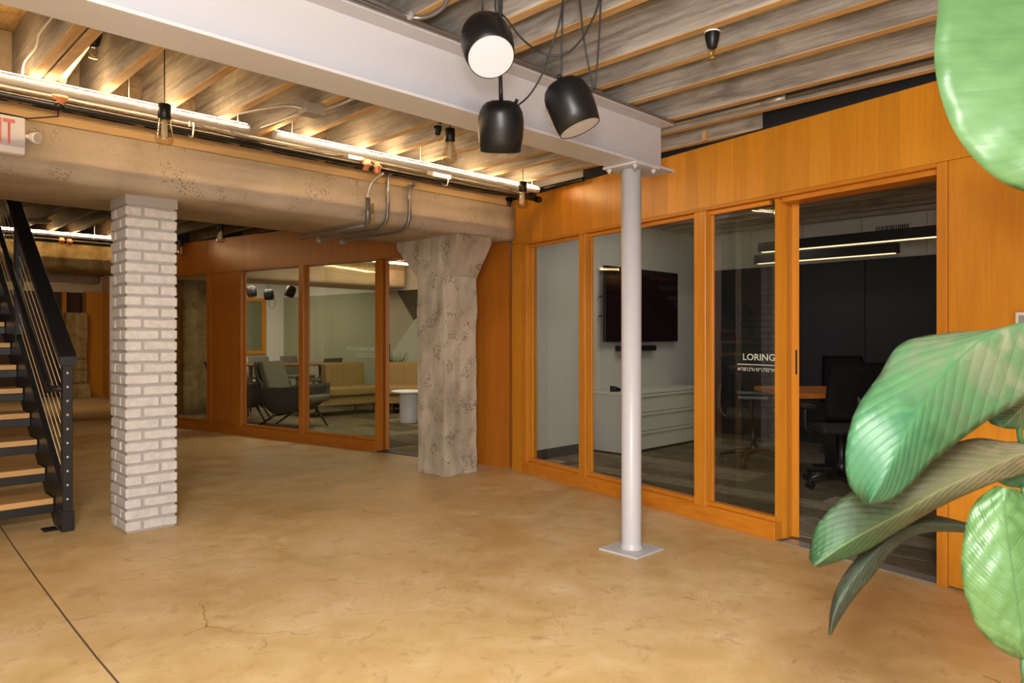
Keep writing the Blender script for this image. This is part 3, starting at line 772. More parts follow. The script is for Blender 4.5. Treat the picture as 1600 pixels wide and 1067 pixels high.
clamp(at(571, 257, v=4.165), sp, .3); clamp(at(587, 263, v=4.165), sp, -.3)
clamp(at(96, 376, v=9.9), sp2); clamp(at(108, 378, v=9.9), sp2)
# conduit drops crossing below the concrete beam
def drop(u, label, zt, vend):
    t = empty('conduit_drop', (u, 4.57, 2.05), label, 'pipe')
    bm = NB(); tube(bm, smooth_path([(u, 4.50, zt), (u, 4.56, zt-.03), (u, 4.575, 2.3), (u, 4.575, 2.2), (u, 4.59, 2.11), (u, 4.66, 2.055), (u, 4.75, 2.045), (u, 5.1, 2.05), (u, vend, 2.05)], 6), .0145, 12)
    mk('bent_conduit', bm, CONDUIT, t)
    bm = NB(); tube(bm, [(u, vend-.035, 2.05), (u, vend+.01, 2.05)], .022, 12); mk('end_fitting', bm, GALV, t)
    bm = NB(); tube(bm, [(u, 4.575, 2.285), (u, 4.575, 2.40)], .0155, 12); mk('upper_length', bm, GALV, t)
    return t
drop(3.165, 'grey bent conduit, middle of three dropping over the concrete beam edge', 2.46, 5.62)
drop(3.37, 'grey bent conduit, rightmost of three dropping over the concrete beam edge', 2.40, 5.58)
t = empty('conduit_drop', (2.98, 4.57, 2.05), 'short pale conduit, leftmost of three, ending in a glass vial on the beam face', 'pipe')
bm = NB(); tube(bm, smooth_path([(3.04, 4.45, 2.42), (3.0, 4.54, 2.36), (2.98, 4.565, 2.27), (2.98, 4.565, 2.24)], 6), .011, 10); mk('bent_conduit', bm, GALV, t)
bm = NB(); tube(bm, [(2.98, 4.565, 2.245), (2.98, 4.565, 2.05)], .018, 12); mk('sleeve', bm, CONDUIT, t)
bm = NB(); tube(bm, [(3.0, 4.53, 2.20), (3.0, 4.53, 2.13), (3.0, 4.53, 2.08), (3.0, 4.53, 2.07)], .014, 12, rad=[.012, .014, .013, .004]); mk('glass_vial', bm, BULBG, t)
bm = NB(); tube(bm, [(2.98, 4.60, 2.047), (2.98, 5.6, 2.05)], .0145, 10); mk('under_run', bm, CONDUIT, t)

# large duct-like vent pipe up left between joists
vp = empty('vent_pipe', (1.0, 3.6, 2.5), 'short galvanised pipe slanting up between the left joists', 'pipe')
bm = NB(); a = at(93, 122, z=2.50); b = Vector((a.x-.03, 2.9, 2.56)); tube(bm, [a+Vector((0, .1, -.01)), b], .026, 16); mk('pipe_length', bm, GALV, vp)
bm = NB(); tube(bm, [a+Vector((0, .05, -.005)), a+Vector((0, -.01, 0))], .031, 16); mk('collar', bm, WHITE_PL, vp)
wr_ = NB(); a = [at(84, 24, z=2.58), at(62, 53, z=2.55), at(56, 75, z=2.52), at(38, 98, z=2.49), at(35, 120, z=2.45)]
tube(wr_, smooth_path(a, 5), .0045, 6); mk('white_wire', wr_, WHITE_PL, label='thin white wire hanging down the side of the left joist', cat='wire')

# ------------------------------------------------------------------ sprinkler heads
def sprinkler(px, py, z, label, group=None, s=1.0, v=None):
    c = at(px, py, z=z) if v is None else at(px, py, v=v)
    t = empty('sprinkler', c, label, 'sprinkler'); T_ = Matrix.Translation(c) @ Matrix.Scale(s, 4)
    bm = NB(); lathe(bm, [(0, .05), (.03, .05), (.033, .03), (.029, .0), (.02, -.035), (.013, -.04), (0, -.04)], 16, T_); mk('cup', bm, SHADE, t)
    bm = NB(); lathe(bm, [(.0305, .036), (.0335, .036), (.0335, .028), (.0325, .028)], 16, T_); mk('ring', bm, WHITE_PL, t)
    bm = NB(); tube(bm, [T_ @ Vector((-.009, 0, -.038)), T_ @ Vector((-.013, 0, -.06)), T_ @ Vector((0, 0, -.08)), T_ @ Vector((.013, 0, -.06)), T_ @ Vector((.009, 0, -.038))], .0028*s, 6)
    lathe(bm, [(0, -.078), (.017, -.08), (.017, -.083), (0, -.084)], 12, T_); mk('deflector', bm, BRASS, t)
    return t
sprinkler(1113, 62, 2.43, 'black-cupped sprinkler head between the right-hand joists', s=.95)
sprinkler(684, 203, 2.45, 'small black sprinkler head left of the clear bulb behind the white beam', s=.8)
sprinkler(146, 57, 2.53, 'black sprinkler head at the white beam edge, upper left', s=1.15)

# ------------------------------------------------------------------ bare bulb pendants
def bulb(c, label, ztop=2.8, s=1.0, lit=None):
    t = empty('bulb_pendant', c, label, 'light', 'clear bulb pendants'); T_ = Matrix.Translation(c) @ Matrix.Scale(s, 4)
    bm = NB(); tube(bm, [T_ @ Vector((0, 0, .1)), Vector((c[0], c[1], ztop))], .003, 6); mk('cord', bm, CORD, t)
    bm = NB(); lathe(bm, [(0, .104), (.03, .104), (.0315, .1), (.0315, .03), (.029, .028), (0, .028)], 20, T_); mk('socket', bm, SHADE, t)
    bm = NB(); lathe(bm, [(.027, .03), (.03, .01), (.037, -.03), (.045, -.065), (.047, -.078), (.042, -.092), (.028, -.102), (0, -.106)], 24, T_); mk('glass_envelope', bm, BULBG, t)
    bm = NB(); lathe(bm, [(0, .025), (.012, .025), (.014, .0), (.016, -.05), (.012, -.066), (0, -.068)], 16, T_); mk('inner_diffuser', bm, plain('frosted_core', (.75, .68, .58), .4), t)
    return t
bulb(at(257, 195, d=3.67), 'clear bulb pendant hanging before the LED tube, left of centre')
bulb(at(703, 228, d=4.15), 'clear bulb pendant just behind the white beam, right of the small sprinkler', s=.95)
bulb(at(817, 305, d=5.55), 'clear bulb pendant at the right end of the LED tube by the wood wall')
bulb(at(345, 364, d=7.6), 'small clear bulb pendant in the back bay above the lounge glazing')
bulb(at(283, 388, d=9.2), 'farthest clear bulb pendant, half hidden by the brick pillar')

# ------------------------------------------------------------------ big black pendant lamps
def cam2w(v): return Vector((.713*v[0]+.701*v[1], -.701*v[0]+.713*v[1], v[2]))
def aim_lamp(px, py, d, axis, label, cords, s=1.0, group=None, dmat=DIFF):
    c = at(px, py, d=d); t = empty('pendant_lamp', c, label, 'lamp', group)
    ax = cam2w(axis).normalized(); R = ax.to_track_quat('-Z', 'Y').to_matrix().to_4x4()
    T_ = Matrix.Translation(c) @ R @ Matrix.Scale(s, 4)
    bm = NB(); lathe(bm, [(0, .096), (.035, .0945), (.057, .087), (.073, .073), (.083, .052), (.0885, .022), (.0895, -.005), (.087, -.045), (.079, -.096), (.0765, -.0965), (.078, -.06), (.08, -.05), (0, -.05)], 40, T_)
    mk('shade', bm, SHADE, t)
    bm = NB(); lathe(bm, [(.0765, -.094), (.05, -.0945), (0, -.095)], 40, T_); mk('diffuser', bm, dmat, t)
    bm = NB(); lathe(bm, [(0, .118), (.006, .118), (.008, .097), (0, .097)], 10, T_)
    mk('cable_grip', bm, SHADE, t)
    bm = NB(); tube(bm, [T_ @ Vector((.055, 0, .085)), T_ @ Vector((.062, 0, .1))], .007*s, 8); mk('cord_eye', bm, SHADE, t)
    for cd in cords:
        pts = [at(x, y, d=dd) for x, y, dd in cd]
        bm = NB(); tube(bm, smooth_path(pts, 8), .0036, 6); mk('cord', bm, CORD, t)
    return t
aim_lamp(761, 66, 2.44, (.16, -.61, -.77), 'black pendant lamp facing the room, its pale round diffuser showing, highest of three',
         [[(754, 22, 2.47), (753, -50, 2.47)], [(778, 24, 2.46), (774, 10, 2.46), (775, -50, 2.46)], [(781, 22, 2.46), (783, 8, 2.46), (786, -50, 2.46)],
          [(778, 20, 2.47), (790, 28, 2.5), (815, 60, 2.55), (845, 82, 2.6), (878, 86, 2.6), (905, 66, 2.6), (926, 30, 2.6), (936, 0, 2.6), (940, -40, 2.6)]])
aim_lamp(782.5, 197, 2.78, (-.02, .34, -.94), 'black pendant lamp pointing straight down, lowest of three, in front of the white beam',
         [[(781, 158, 2.76), (780, 90, 2.6), (779, -60, 2.52)], [(785, 160, 2.76), (783, 90, 2.6), (785, -60, 2.52)],
          [(810, 164, 2.74), (826, 150, 2.7), (845, 120, 2.66), (862, 72, 2.62), (876, 25, 2.6), (884, -45, 2.6)]])
aim_lamp(891, 164, 2.66, (.36, -.06, -.9), 'tilted black pendant lamp, rightmost of three, with a grey sheen down its side',
         [[(877, 128, 2.66), (878, 60, 2.62), (881, -50, 2.6)], [(928, 141, 2.64), (912, 60, 2.62), (902, -50, 2.6)], [(930, 140, 2.64), (936, 60, 2.62), (941, -50, 2.6)]])
# three small ones over the lounge table
for px, py, d, axx, lb in ((393, 455, 12.5, (.2, -.1, -.95), 'leftmost small black pendant lamp over the lounge table'), (420, 460, 12.5, (.05, 0, -1), 'middle small black pendant lamp over the lounge table, cord looped below'), (454, 455, 12.3, (-.35, .1, -.9), 'rightmost small black pendant lamp over the lounge table')):
    cds = [[(px-3, py-6, d), (px-3, 380, d)], [(px+2, py-6, d), (px+3, 380, d)]]
    if px == 420: cds.append([(px+6, py-4, d), (px+10, py+8, d), (px+8, py+20, d), (px+3, py+22, d), (px, py+12, d), (px+5, py-2, d)])
    if px == 393: cds.append([(px+7, py, d), (px+14, py+6, d), (px+20, py+4, d)])
    aim_lamp(px, py, d, axx, lb, cds, .98, dmat=SHADE)

# ------------------------------------------------------------------ flexible conduits on the steel beam
fx = empty('flexible_conduit', (2, 2.3, 2.46), 'ribbed metal conduits lying along the top edge of the white steel beam', 'conduit')
def ribbed(pts, r):
    bm = NB(); P_ = smooth_path(pts, 4); full = []
    L = 0; out = [P_[0]]
    for a, b in zip(P_, P_[1:]):
        n = max(1, int((b-a).length/.006))
        for k in range(1, n+1): out.append(a+(b-a)*k/n)
    tube(bm, out, r, 8, rad=[r if k % 2 else r*.82 for k in range(len(out))]); return bm
mk('conduit_run', ribbed([(.6, 2.310, 2.453), (2.0, 2.309, 2.454), (3.0, 2.310, 2.453), (3.5, 2.31, 2.452), (3.61, 2.315, 2.448)], .008), FLEX, fx)
mk('conduit_run', ribbed([(.6, 2.294, 2.456), (1.6, 2.292, 2.456), (2.2, 2.293, 2.456), (2.9, 2.296, 2.455)], .008), FLEX, fx)
mk('conduit_loop', ribbed([at(560, -8, z=2.46), at(600, 8, z=2.455), at(640, 26, z=2.455), at(668, 26, z=2.455), at(692, 12, z=2.46), at(703, -10, z=2.47)], .0085), FLEX, fx)
bm = NB(); c = at(641, 25, z=2.452); box(bm, c.x-.008, c.x+.008, c.y-.012, c.y+.012, c.z-.012, c.z+.014); bevel(bm, .002); mk('clip', bm, GALV, fx)
# conduit on the right joist and metal bracket
rc = empty('joist_conduit', (3.9, 1.5, 2.5), 'thin painted conduit fixed along the last joist above the wood wall', 'conduit')
ux = 3.765
bm = NB(); tube(bm, [(ux, 2.6, 2.50), (ux, 1.35, 2.50)], .012, 8); mk('conduit_run', bm, GALV, rc)
bm = NB(); tube(bm, [(ux, 1.86, 2.50), (ux, 1.72, 2.50)], .018, 10); mk('coupling', bm, GALV, rc)
bm = NB(); tube(bm, [(ux, 1.72, 2.50), (ux, -1, 2.50)], .014, 8); mk('conduit_run', bm, CONDUIT, rc)
c = at(1103, 206, z=2.45); mk('joist_bracket', bx(c.x, c.x+.025, c.y, c.y+.03, 2.40, 2.464, bv=.002), LEDGER, label='small wooden cleat under the last joist above the fascia', cat='bracket')
# sloping braces seen through the bays
for px, py, z in ((862, 165, 2.6),):
    pass

# ------------------------------------------------------------------ exit sign and lamp head
ev = 4.50
tr = at(39.5, 185, v=ev); br_ = at(39.5, 242, v=ev); ex1 = tr.x; ex0 = ex1-.34
es = empty('exit_sign', ((ex0+ex1)/2, ev, br_.z), 'grey exit sign with red letters fixed to the concrete beam', 'sign')
mk('sign_body', bx(ex0, ex1, ev, ev+.06, br_.z, tr.z, bv=.003), WHITE_PL, es)
mk('sign_face', bx(ex0+.006, ex1-.004, ev-.004, ev-.0005, br_.z+.035, tr.z-.004), plain('grey_sign_face', (.5, .5, .52), .5), es)
pe = lambda s_, n, z: Vector((ex0+s_, ev-.006+n, z))
WL[es] = Vector(es.location)
lt = text('EXIT', pe, ex1-ex0-.222, ex1-ex0-.046, 0, br_.z+.045, tr.z-.018, es, RED)
hd = empty('emergency_lamp_head', at(50, 215, v=ev+.03), 'small white emergency lamp head on the right side of the exit sign', 'light')
c = WL[hd]
bm = NB(); tube(bm, [c+Vector((-.045, 0, .002)), c], .011, 10); mk('arm', bm, WHITE_PL, hd)
T_ = Matrix.Translation(c+Vector((.012, -.01, 0))) @ Vector((.55, -1, -.25)).normalized().to_track_quat('Z', 'Y').to_matrix().to_4x4()
bm = NB(); lathe(bm, [(0, -.04), (.018, -.036), (.027, -.02), (.03, .01), (.03, .02), (.026, .021)], 24, T_); mk('lamp_cup', bm, WHITE_PL, hd)
bm = NB(); lathe(bm, [(.026, .0195), (.015, .022), (0, .023)], 24, T_); mk('lens', bm, plain('lamp_lens', (.35, .35, .34), .1), hd)

# ------------------------------------------------------------------ staircase
st = empty('staircase', (.65, 5.3, 0), 'open black steel staircase with maple treads and cable railing, left of the brick pillar', 'stairs')
R0, RI, V_0, RU = .176, .1645, 5.33, .228
sl = RI/RU
me1 = me2 = None
for k in range(16):
    z = R0+RI*k; v = V_0+RU*k
    if me1 is None:
        a = mk('tread', bx(.16, 1.125, v, v+.275, z-.038, z, bv=.006, seg=2), TREAD, st); me1 = a.data; oa = WL[a].copy()
        b = mk('tread_carrier', bx(.165, 1.13, v+.012, v+.262, z-.095, z-.039, bv=.003), BLACK_STEEL, st); me2 = b.data; ob = WL[b].copy()
    else:
        a = bpy.data.objects.new('tread', me1); COL.objects.link(a); a.parent = st; a.location = oa+Vector((0, RU*k, RI*k))-WL[st]
        b = bpy.data.objects.new('tread_carrier', me2); COL.objects.link(b); b.parent = st; b.location = ob+Vector((0, RU*k, RI*k))-WL[st]
def slope_plate(x0, x1, v0, v1, zlo, zhi, base=None):
    """plate whose lower/upper edges follow the pitch; zlo, zhi at v0"""
    bm = NB(); L = (v1-v0)*sl
    pts = [(v0, zlo), (v1, zlo+L), (v1, zhi+L), (v0, zhi)]
    if base is not None: pts = base
    a = [bm.verts.new((x0, p[0], p[1])) for p in pts]; b = [bm.verts.new((x1, p[0], p[1])) for p in pts]
    bm.faces.new(a); bm.faces.new(b[::-1]); n = len(pts)
    for i in range(n): bm.faces.new((a[i], b[i], b[(i+1) % n], a[(i+1) % n]))
    bmesh.ops.recalc_face_normals(bm, faces=bm.faces[:]); return bm
for x0_ in (1.131, .12):
    vA, vB = 5.105, 8.9
    lo = 0.0; up = .205
    bs = [(vA, 0), (vA+.25, 0), (vB, (vB-vA-.25)*sl), (vB, up+(vB-vA)*sl), (vA, up)]
    mk('stringer', slope_plate(x0_, x0_+.035, 0, 0, 0, 0, bs), BLACK_STEEL, st)
# newel and posts
def post(v, z0, z1, nm='newel_post', r=.027):
    o = mk(nm, bx(1.125, 1.180, v-.027, v+.027, z0, z1, bv=.003), BLACK_STEEL, st); return o
nw = post(5.13, .0, 1.03)
mk('newel_shoe', bx(1.116, 1.188, 5.095, 5.165, 0, .125, bv=.004), BLACK_STEEL, st)
for k in range(10):
    bm = NB(); z = .20+.087*k; T_ = Matrix.Translation((1.152, 5.1025, z)) @ Matrix.Rotation(PI/2, 4, 'X')
    lathe(bm, [(0, .004), (.006, .003), (.0085, 0), (.0085, -.003)], 12, T_); mk('cable_fitting', bm, GALV, nw)
for v in (6.55, 8.0):
    z = .1+(v-5.13)*sl; post(v, z, z+.98, 'rail_post')
bm = slope_plate(1.105, 1.200, 5.09, 8.95, 1.03, 1.085); bevel(bm, .003); mk('top_rail', bm, BLACK_STEEL, st)
bm = NB(); gp = [(1.150, 5.15, .885), (1.10, 5.18, .885), (1.085, 5.26, .90), (1.085, 5.6, .90+.30*sl), (1.085, 8.8, .90+3.5*sl)]
tube(bm, smooth_path(gp, 5), .02, 12); mk('grab_rail', bm, BLACK_STEEL, st)
for k in range(10):
    z = .20+.087*k
    bm = NB(); L = min(3.7, 8.85-5.15)
    tube(bm, [(1.152, 5.15, z+.02), (1.152, 5.15+L, z+.02+L*sl)], .0028, 6); mk('rail_cable', bm, plain('bright_cable_%d' % k, (.62, .52, .32), .45, .2) if k == 0 else bpy.data.materials['bright_cable_0'], st)
bm = bx(1.04, 1.12, 5.17, 5.27, .0, .01, bv=.002); mk('floor_lug', bm, BLACK_STEEL, st)
bm = NB(); c = at(58, 346, z=2.44); lathe(bm, [(0, 2.46), (.125, 2.46), (.14, 2.45), (.13, 2.435), (.06, 2.43), (0, 2.43)], 32, Matrix.Translation((c.x, c.y, 0)))
mk('ceiling_disc', bm, plain('dark_disc', (.14, .12, .09), .5), label='round flat ceiling fixture in the back hall above the stair rail', cat='light')

# ------------------------------------------------------------------ meeting room contents
# television
tv = empty('television', (6.72, 4.72, 1.16), 'large dark wall-mounted television behind the second glass pane', 'television')
mk('screen_panel', bx(6.02, 7.42, 4.718, 4.75, 1.16, 1.97, bv=.003), SCREEN, tv)
mk('screen_glass', bx(6.03, 7.41, 4.714, 4.7175, 1.175, 1.962), plain('screen_glass_dark', (.012, .003, .005), .12), tv)
mk('back_housing', bx(6.18, 7.26, 4.751, 4.79, 1.2, 1.86, bv=.01), BLACK_STEEL, tv)
mk('wall_bracket', bx(6.5, 6.9, 4.791, 4.809, 1.35, 1.7), BLACK_STEEL, tv)
for z in (1.42, 1.63):
    mk('side_socket', bx(5.995, 6.018, 4.76, 4.785, z, z+.02), BLACK_STEEL, tv)
cbx = empty('camera_bar', (6.7, 4.75, 1.06), 'slim black conference camera bar below the television', 'camera')
mk('bar_body', bx(6.30, 6.98, 4.72, 4.805, 1.055, 1.115, bv=.008), BLACK_STEEL, cbx)
bm = NB(); lathe(bm, [(0, .02), (.016, .018), (.022, 0)], 16, Matrix.Translation((6.38, 4.718, 1.088)) @ Matrix.Rotation(PI/2, 4, 'X')); mk('lens', bm, SCREEN, cbx)
# credenza
cr = empty('credenza', (6.9, 4.6, 0), 'cream lacquered credenza with three wide drawers under the television', 'cabinet')
mk('carcass', bx(5.88, 7.40, 4.385, 4.805, .03, .615, bv=.003), CAB_S, cr)
mk('plinth', bx(5.93, 7.38, 4.43, 4.8, .006, .03), BASEB, cr)
mk('top', bx(5.87, 7.41, 4.365, 4.806, .616, .645, bv=.003), CAB, cr)
for k in range(3):
    z0 = .04+k*.192
    d_ = mk('drawer', bx(5.885, 7.395, 4.362, 4.384, z0, z0+.155, bv=.002), CAB, cr)
    bm = NB(); box(bm, 5.885, 7.395, 4.35, 4.384, z0+.157, z0+.183); bevel(bm, .005, 2); mk('pull_lip', bm, CAB, d_)
bm = NB(); c = Vector((5.98, 4.55, .646)); box(bm, c.x-.06, c.x+.04, c.y-.04, c.y+.03, c.z, c.z+.03)
for v in bm.verts:
    if v.co.z > .66 and v.co.x < c.x: v.co.z += .03
bevel(bm, .004); mk('desk_phone', bm, CH_PLAST, label='small black wedge-shaped device on the left end of the credenza', cat='device')
# linear pendants
def lin(u, y0, y1, z0, label, h=.085):
    t = empty('linear_pendant', (u, (y0+y1)/2, z0), label, 'light')
    mk('housing', bx(u-.03, u+.03, y0, y1, z0, z0+h, bv=.002), BLACK_STEEL, t)
    mk('light_strip', bx(u-.022, u+.022, y0+.03, y1-.03, z0-.006, z0-.0005), LED_S, t)
    for y in (y0+.3, y1-.3):
        bm = NB(); tube(bm, [(u, y, z0+h), (u, y, 2.79)], .002, 6); mk('hanger_wire', bm, GALV, t)
lin(6.15, 1.2, 3.06, 1.975, 'nearer long black linear pendant light over the meeting table')
lin(6.75, 2.08, 3.40, 1.94, 'farther long black linear pendant light over the meeting table')
# meeting table
tb = empty('meeting_table', (6.88, 2.14, 0), 'reddish wood meeting table behind the open doorway', 'table')
for nm, c_, mt in (('table_top', (-1.1, 1.1, -.47, .47, .705, .745), TABLE_R), ('apron', (-.8, .8, -.22, .22, .65, .704), BLACK_STEEL), ('leg', (-.6, -.5, -.1, .1, .03, .649), BLACK_STEEL), ('leg', (.5, .6, -.1, .1, .03, .649), BLACK_STEEL), ('foot', (-.6, -.5, -.35, .35, .011, .03), BLACK_STEEL), ('foot', (.5, .6, -.35, .35, .011, .03), BLACK_STEEL)):
    bm = bx(*c_, bv=.004); bmesh.ops.rotate(bm, verts=bm.verts[:], cent=(0, 0, 0), matrix=Matrix.Rotation(-.74, 3, 'Z'))
    for v in bm.verts: v.co += Vector((6.88, 2.14, 0))
    mk(nm, bm, mt, tb)
# office chairs
def office_chair(label):
    t = empty('office_chair', (0, 0, 0), label, 'chair', None)
    bm = NB(); box(bm, -.25, .25, -.24, .24, .44, .51); bevel(bm, .03, 3); mk('seat', bm, CH_BLACK, t, smooth=True)
    bm = NB(); n = 8; G = []
    for i in range(n+1):
        row = []
        zz_ = .56+.44*i/n
        for j in range(n+1):
            x = -.235+.47*j/n; wid = 1-.10*(i/n)**3
            row.append(bm.verts.new((x*wid, .24+.05*(i/n)**1.3-.10*(x*2)**2*.5, zz_)))
        G.append(row)
    for i in range(n):
        for j in range(n): f = bm.faces.new((G[i][j], G[i][j+1], G[i+1][j+1], G[i+1][j])); f.smooth = True
    bmesh.ops.solidify(bm, geom=bm.faces[:], thickness=.028)
    bmesh.ops.recalc_face_normals(bm, faces=bm.faces[:])
    mk('backrest', bm, CH_BLACK, t)
    bm = NB(); tube(bm, smooth_path([(0, .1, .43), (0, .27, .46), (0, .31, .6), (0, .285, .75)], 5), .022, 8); mk('back_support', bm, CH_PLAST, t)
    for s_ in (-1, 1):
        bm = NB(); tube(bm, smooth_path([(s_*.2, .02, .44), (s_*.29, .02, .46), (s_*.3, .03, .64)], 4), .014, 8); box(bm, s_*.3-.035, s_*.3+.035, -.12, .14, .64, .665); mk('armrest', bm, CH_PLAST, t)
    bm = NB(); lathe(bm, [(0, .44), (.035, .44), (.03, .4), (.022, .39), (.022, .2), (.035, .19), (.04, .1), (0, .1)], 14); mk('gas_column', bm, CH_PLAST, t)
    bs = None
    bm = NB()
    for k in range(5):
        a = 2*PI*k/5+.3; tube(bm, [(0, 0, .125), (.15*math.cos(a), .15*math.sin(a), .12), (.3*math.cos(a), .3*math.sin(a), .085)], .02, 8, rad=[.026, .022, .014])
    base = mk('star_base', bm, CH_PLAST, t)
    for k in range(5):
        a = 2*PI*k/5+.3; c = Vector((.3*math.cos(a), .3*math.sin(a), .037)); d = Vector((-math.sin(a), math.cos(a), 0))
        bm = NB(); tube(bm, [c-d*.025, c-d*.006], .03, 14); tube(bm, [c+d*.006, c+d*.025], .03, 14); tube(bm, [c, c+Vector((0, 0, .05))], .008, 8); mk('caster', bm, CH_PLAST, base)
    return t
oc = office_chair('black office chair nearest the doorway, its back towards the hall')
spots = [((5.9, 2.24), 2.36, 'black office chair nearest the doorway, its back towards the hall'),
         ((6.35, 3.22), .5, 'black office chair dimly seen behind the lettered glass pane'),
         ((7.62, 2.76), -.78, 'black office chair on the far side of the meeting table')]
for i, ((x, y), a, lb) in enumerate(spots):
    o = oc if i == 0 else copy_tree(oc)
    o.location = (x, y, .011); o.rotation_euler.z = a; o['label'] = lb
# thermostat at the right edge
c = pa(4.045, -.018, 1.29)
bm = NB(); wbox(bm, pa, 4.035, 4.13, -.02, -.001, 1.23, 1.315); bevel(bm, .006, 2); o = mk('thermostat', bm, WHITE_PL, label='white wall control at the right edge of the wood wall', cat='thermostat')
bm = NB(); wbox(bm, pa, 4.05, 4.115, -.0225, -.0205, 1.255, 1.30); mk('display', bm, plain('grey_display', (.3, .33, .33), .3), o)

# ------------------------------------------------------------------ lounge contents
def lounge_chair(label, cat='chair'):
    """high-backed shell armchair facing local -Y"""
    t = empty('lounge_chair', (0, 0, 0), label, cat)
    bm = NB(); prof = []
    # shell: rows from front lip, under seat, up the back
    rows = [(-.36, .37, .31), (-.25, .30, .33), (-.05, .23, .33), (.12, .19, .31), (.24, .26, .31), (.31, .45, .30), (.38, .65, .27), (.44, .84, .22), (.455, .87, .17)]
    side = [.22, .27, .32, .36, .27, .14, .09, .06, .02]
    G = []
    for (y, z, w_), sd in zip(rows, side):
        row = []
        for j in range(13):
            q = -1+2*j/12; x = w_*math.copysign(min(1, abs(q)*1.12), q)*(1+.08*max(0, abs(q)-.8))
            lift = sd*max(0, (abs(q)-.55)/.45)**1.4
            row.append(bm.verts.new((x, y-(lift*.55 if z > .4 else 0), z+(lift if z <= .46 else lift*.15))))
        G.append(row)
    for a, b in zip(G, G[1:]):
        for j in range(12): f = bm.faces.new((a[j], a[j+1], b[j+1], b[j])); f.smooth = True
    bmesh.ops.subdivide_edges(bm, edges=bm.edges[:], cuts=1, use_grid_fill=True, smooth=.6)
    bmesh.ops.solidify(bm, geom=bm.faces[:], thickness=.03)
    bmesh.ops.recalc_face_normals(bm, faces=bm.faces[:])
    mk('shell', bm, GREYF, t, smooth=True)
    bm = NB(); box(bm, -.25, .25, -.42, .22, .34, .44); bevel(bm, .045, 4)
    for v in bm.verts: v.co.z += -.06*(v.co.y+.4)/.6
    mk('seat_cushion', bm, GREYC, t, smooth=True)
    bm = NB(); box(bm, -.235, .235, -.05, .05, 0, .52); bevel(bm, .04, 4)
    bmesh.ops.rotate(bm, verts=bm.verts[:], cent=(0, 0, 0), matrix=Matrix.Rotation(-.33, 3, 'X'))
    for v in bm.verts: v.co += Vector((0, .19, .38))
    mk('back_cushion', bm, GREYC, t, smooth=True)
    for s_ in (-1, 1):
        bm = NB(); tube(bm, [(s_*.2, -.22, .25), (s_*.27, -.36, .0)], .014, 8, rad=[.018, .011]); mk('leg', bm, BLACK_STEEL, t)
        bm = NB(); tube(bm, [(s_*.2, .1, .2), (s_*.22, .42, .0)], .014, 8, rad=[.018, .011]); mk('leg', bm, BLACK_STEEL, t)
    bm = NB(); tube(bm, [(-.2, -.2, .24), (-.2, .15, .18), (.2, .15, .18), (.2, -.2, .24), (-.2, -.2, .24)], .014, 8); mk('under_frame', bm, BLACK_STEEL, t)
    return t
lc = lounge_chair('charcoal high-backed lounge chair just inside the lounge glass, facing right')
f_ = Vector((4.84, 8.5)); r_ = Vector((4.42, 9.28)); m_ = (f_+r_)/2; dd = (f_-r_).normalized()
lc.location = (m_.x, m_.y, .010); lc.rotation_euler.z = math.atan2(dd.y, dd.x)+PI/2
l2 = copy_tree(lc); l2['label'] = 'second charcoal lounge chair close behind the nearer one'
l2.location = (m_.x-.25, m_.y+1.0, .010); l2.rotation_euler.z = lc.rotation_euler.z+.5

# sofa (two angled units)
def sofa(label, w_, loc, rot, group, back0=0):
    t = empty('sofa', (0, 0, 0), label, 'sofa', group)
    mk('base', bx(-w_/2, w_/2, -.40, .38, .16, .30, bv=.02, seg=3), TAN, t)
    bm = NB(); box(bm, -w_/2, w_/2, -.44, .22, .302, .43); bevel(bm, .035, 4); mk('seat_cushion', bm, TAN, t, smooth=True)
    bm = NB(); box(bm, -w_/2+.01+back0, w_/2-.01, .20, .38, .30, .79); bevel(bm, .05, 4)
    for v in bm.verts:
        if v.co.z > .5: v.co.y += .05
    mk('backrest', bm, TAN, t, smooth=True)
    for k in ((-1, 1) if not back0 else (1,)):
        mk('seam', bx(k*w_/6-.003, k*w_/6+.003, .197, .2, .46, .74), plain('seam_thread%d' % k, (.3, .19, .06), .8) if 'seam_thread%d' % k not in bpy.data.materials else bpy.data.materials['seam_thread%d' % k], t)
    for x in (-w_/2+.15, w_/2-.15):
        for y in (-.3, .3):
            bm = NB(); tube(bm, [(x, y, .16), (x, y, .0)], .02, 10, rad=[.026, .014]); mk('leg', bm, WALNUT, t)
    t.location = loc; t.rotation_euler.z = rot
    return t
sofa('tan upholstered sofa section left of the lounge door post', 1.3, (5.97, 10.02, .010), -.04, None, .57)
sofa('tan upholstered sofa section seen through the lounge doorway', 1.0, (7.04, 9.42, .010), -.66, None)
def side_table(loc, r, h, label):
    t = empty('side_table', (0, 0, 0), label, 'table')
    bm = NB(); lathe(bm, [(0, 0), (r*.52, 0), (r*.54, .01), (r*.54, h-.03), (0, h-.03)], 36); mk('drum_base', bm, WHITE_PL, t)
    bm = NB(); lathe(bm, [(0, h-.029), (r*.95, h-.029), (r, h-.02), (r, h-.005), (r*.97, h), (0, h)], 40); mk('table_top', bm, WHITE_PL, t)
    t.location = loc; return t
side_table((6.05, 8.22, .010), .25, .45, 'round white pedestal side table, front one by the doorway')
side_table((6.55, 8.35, .010), .24, .31, 'lower round white side table half hidden by the concrete column')
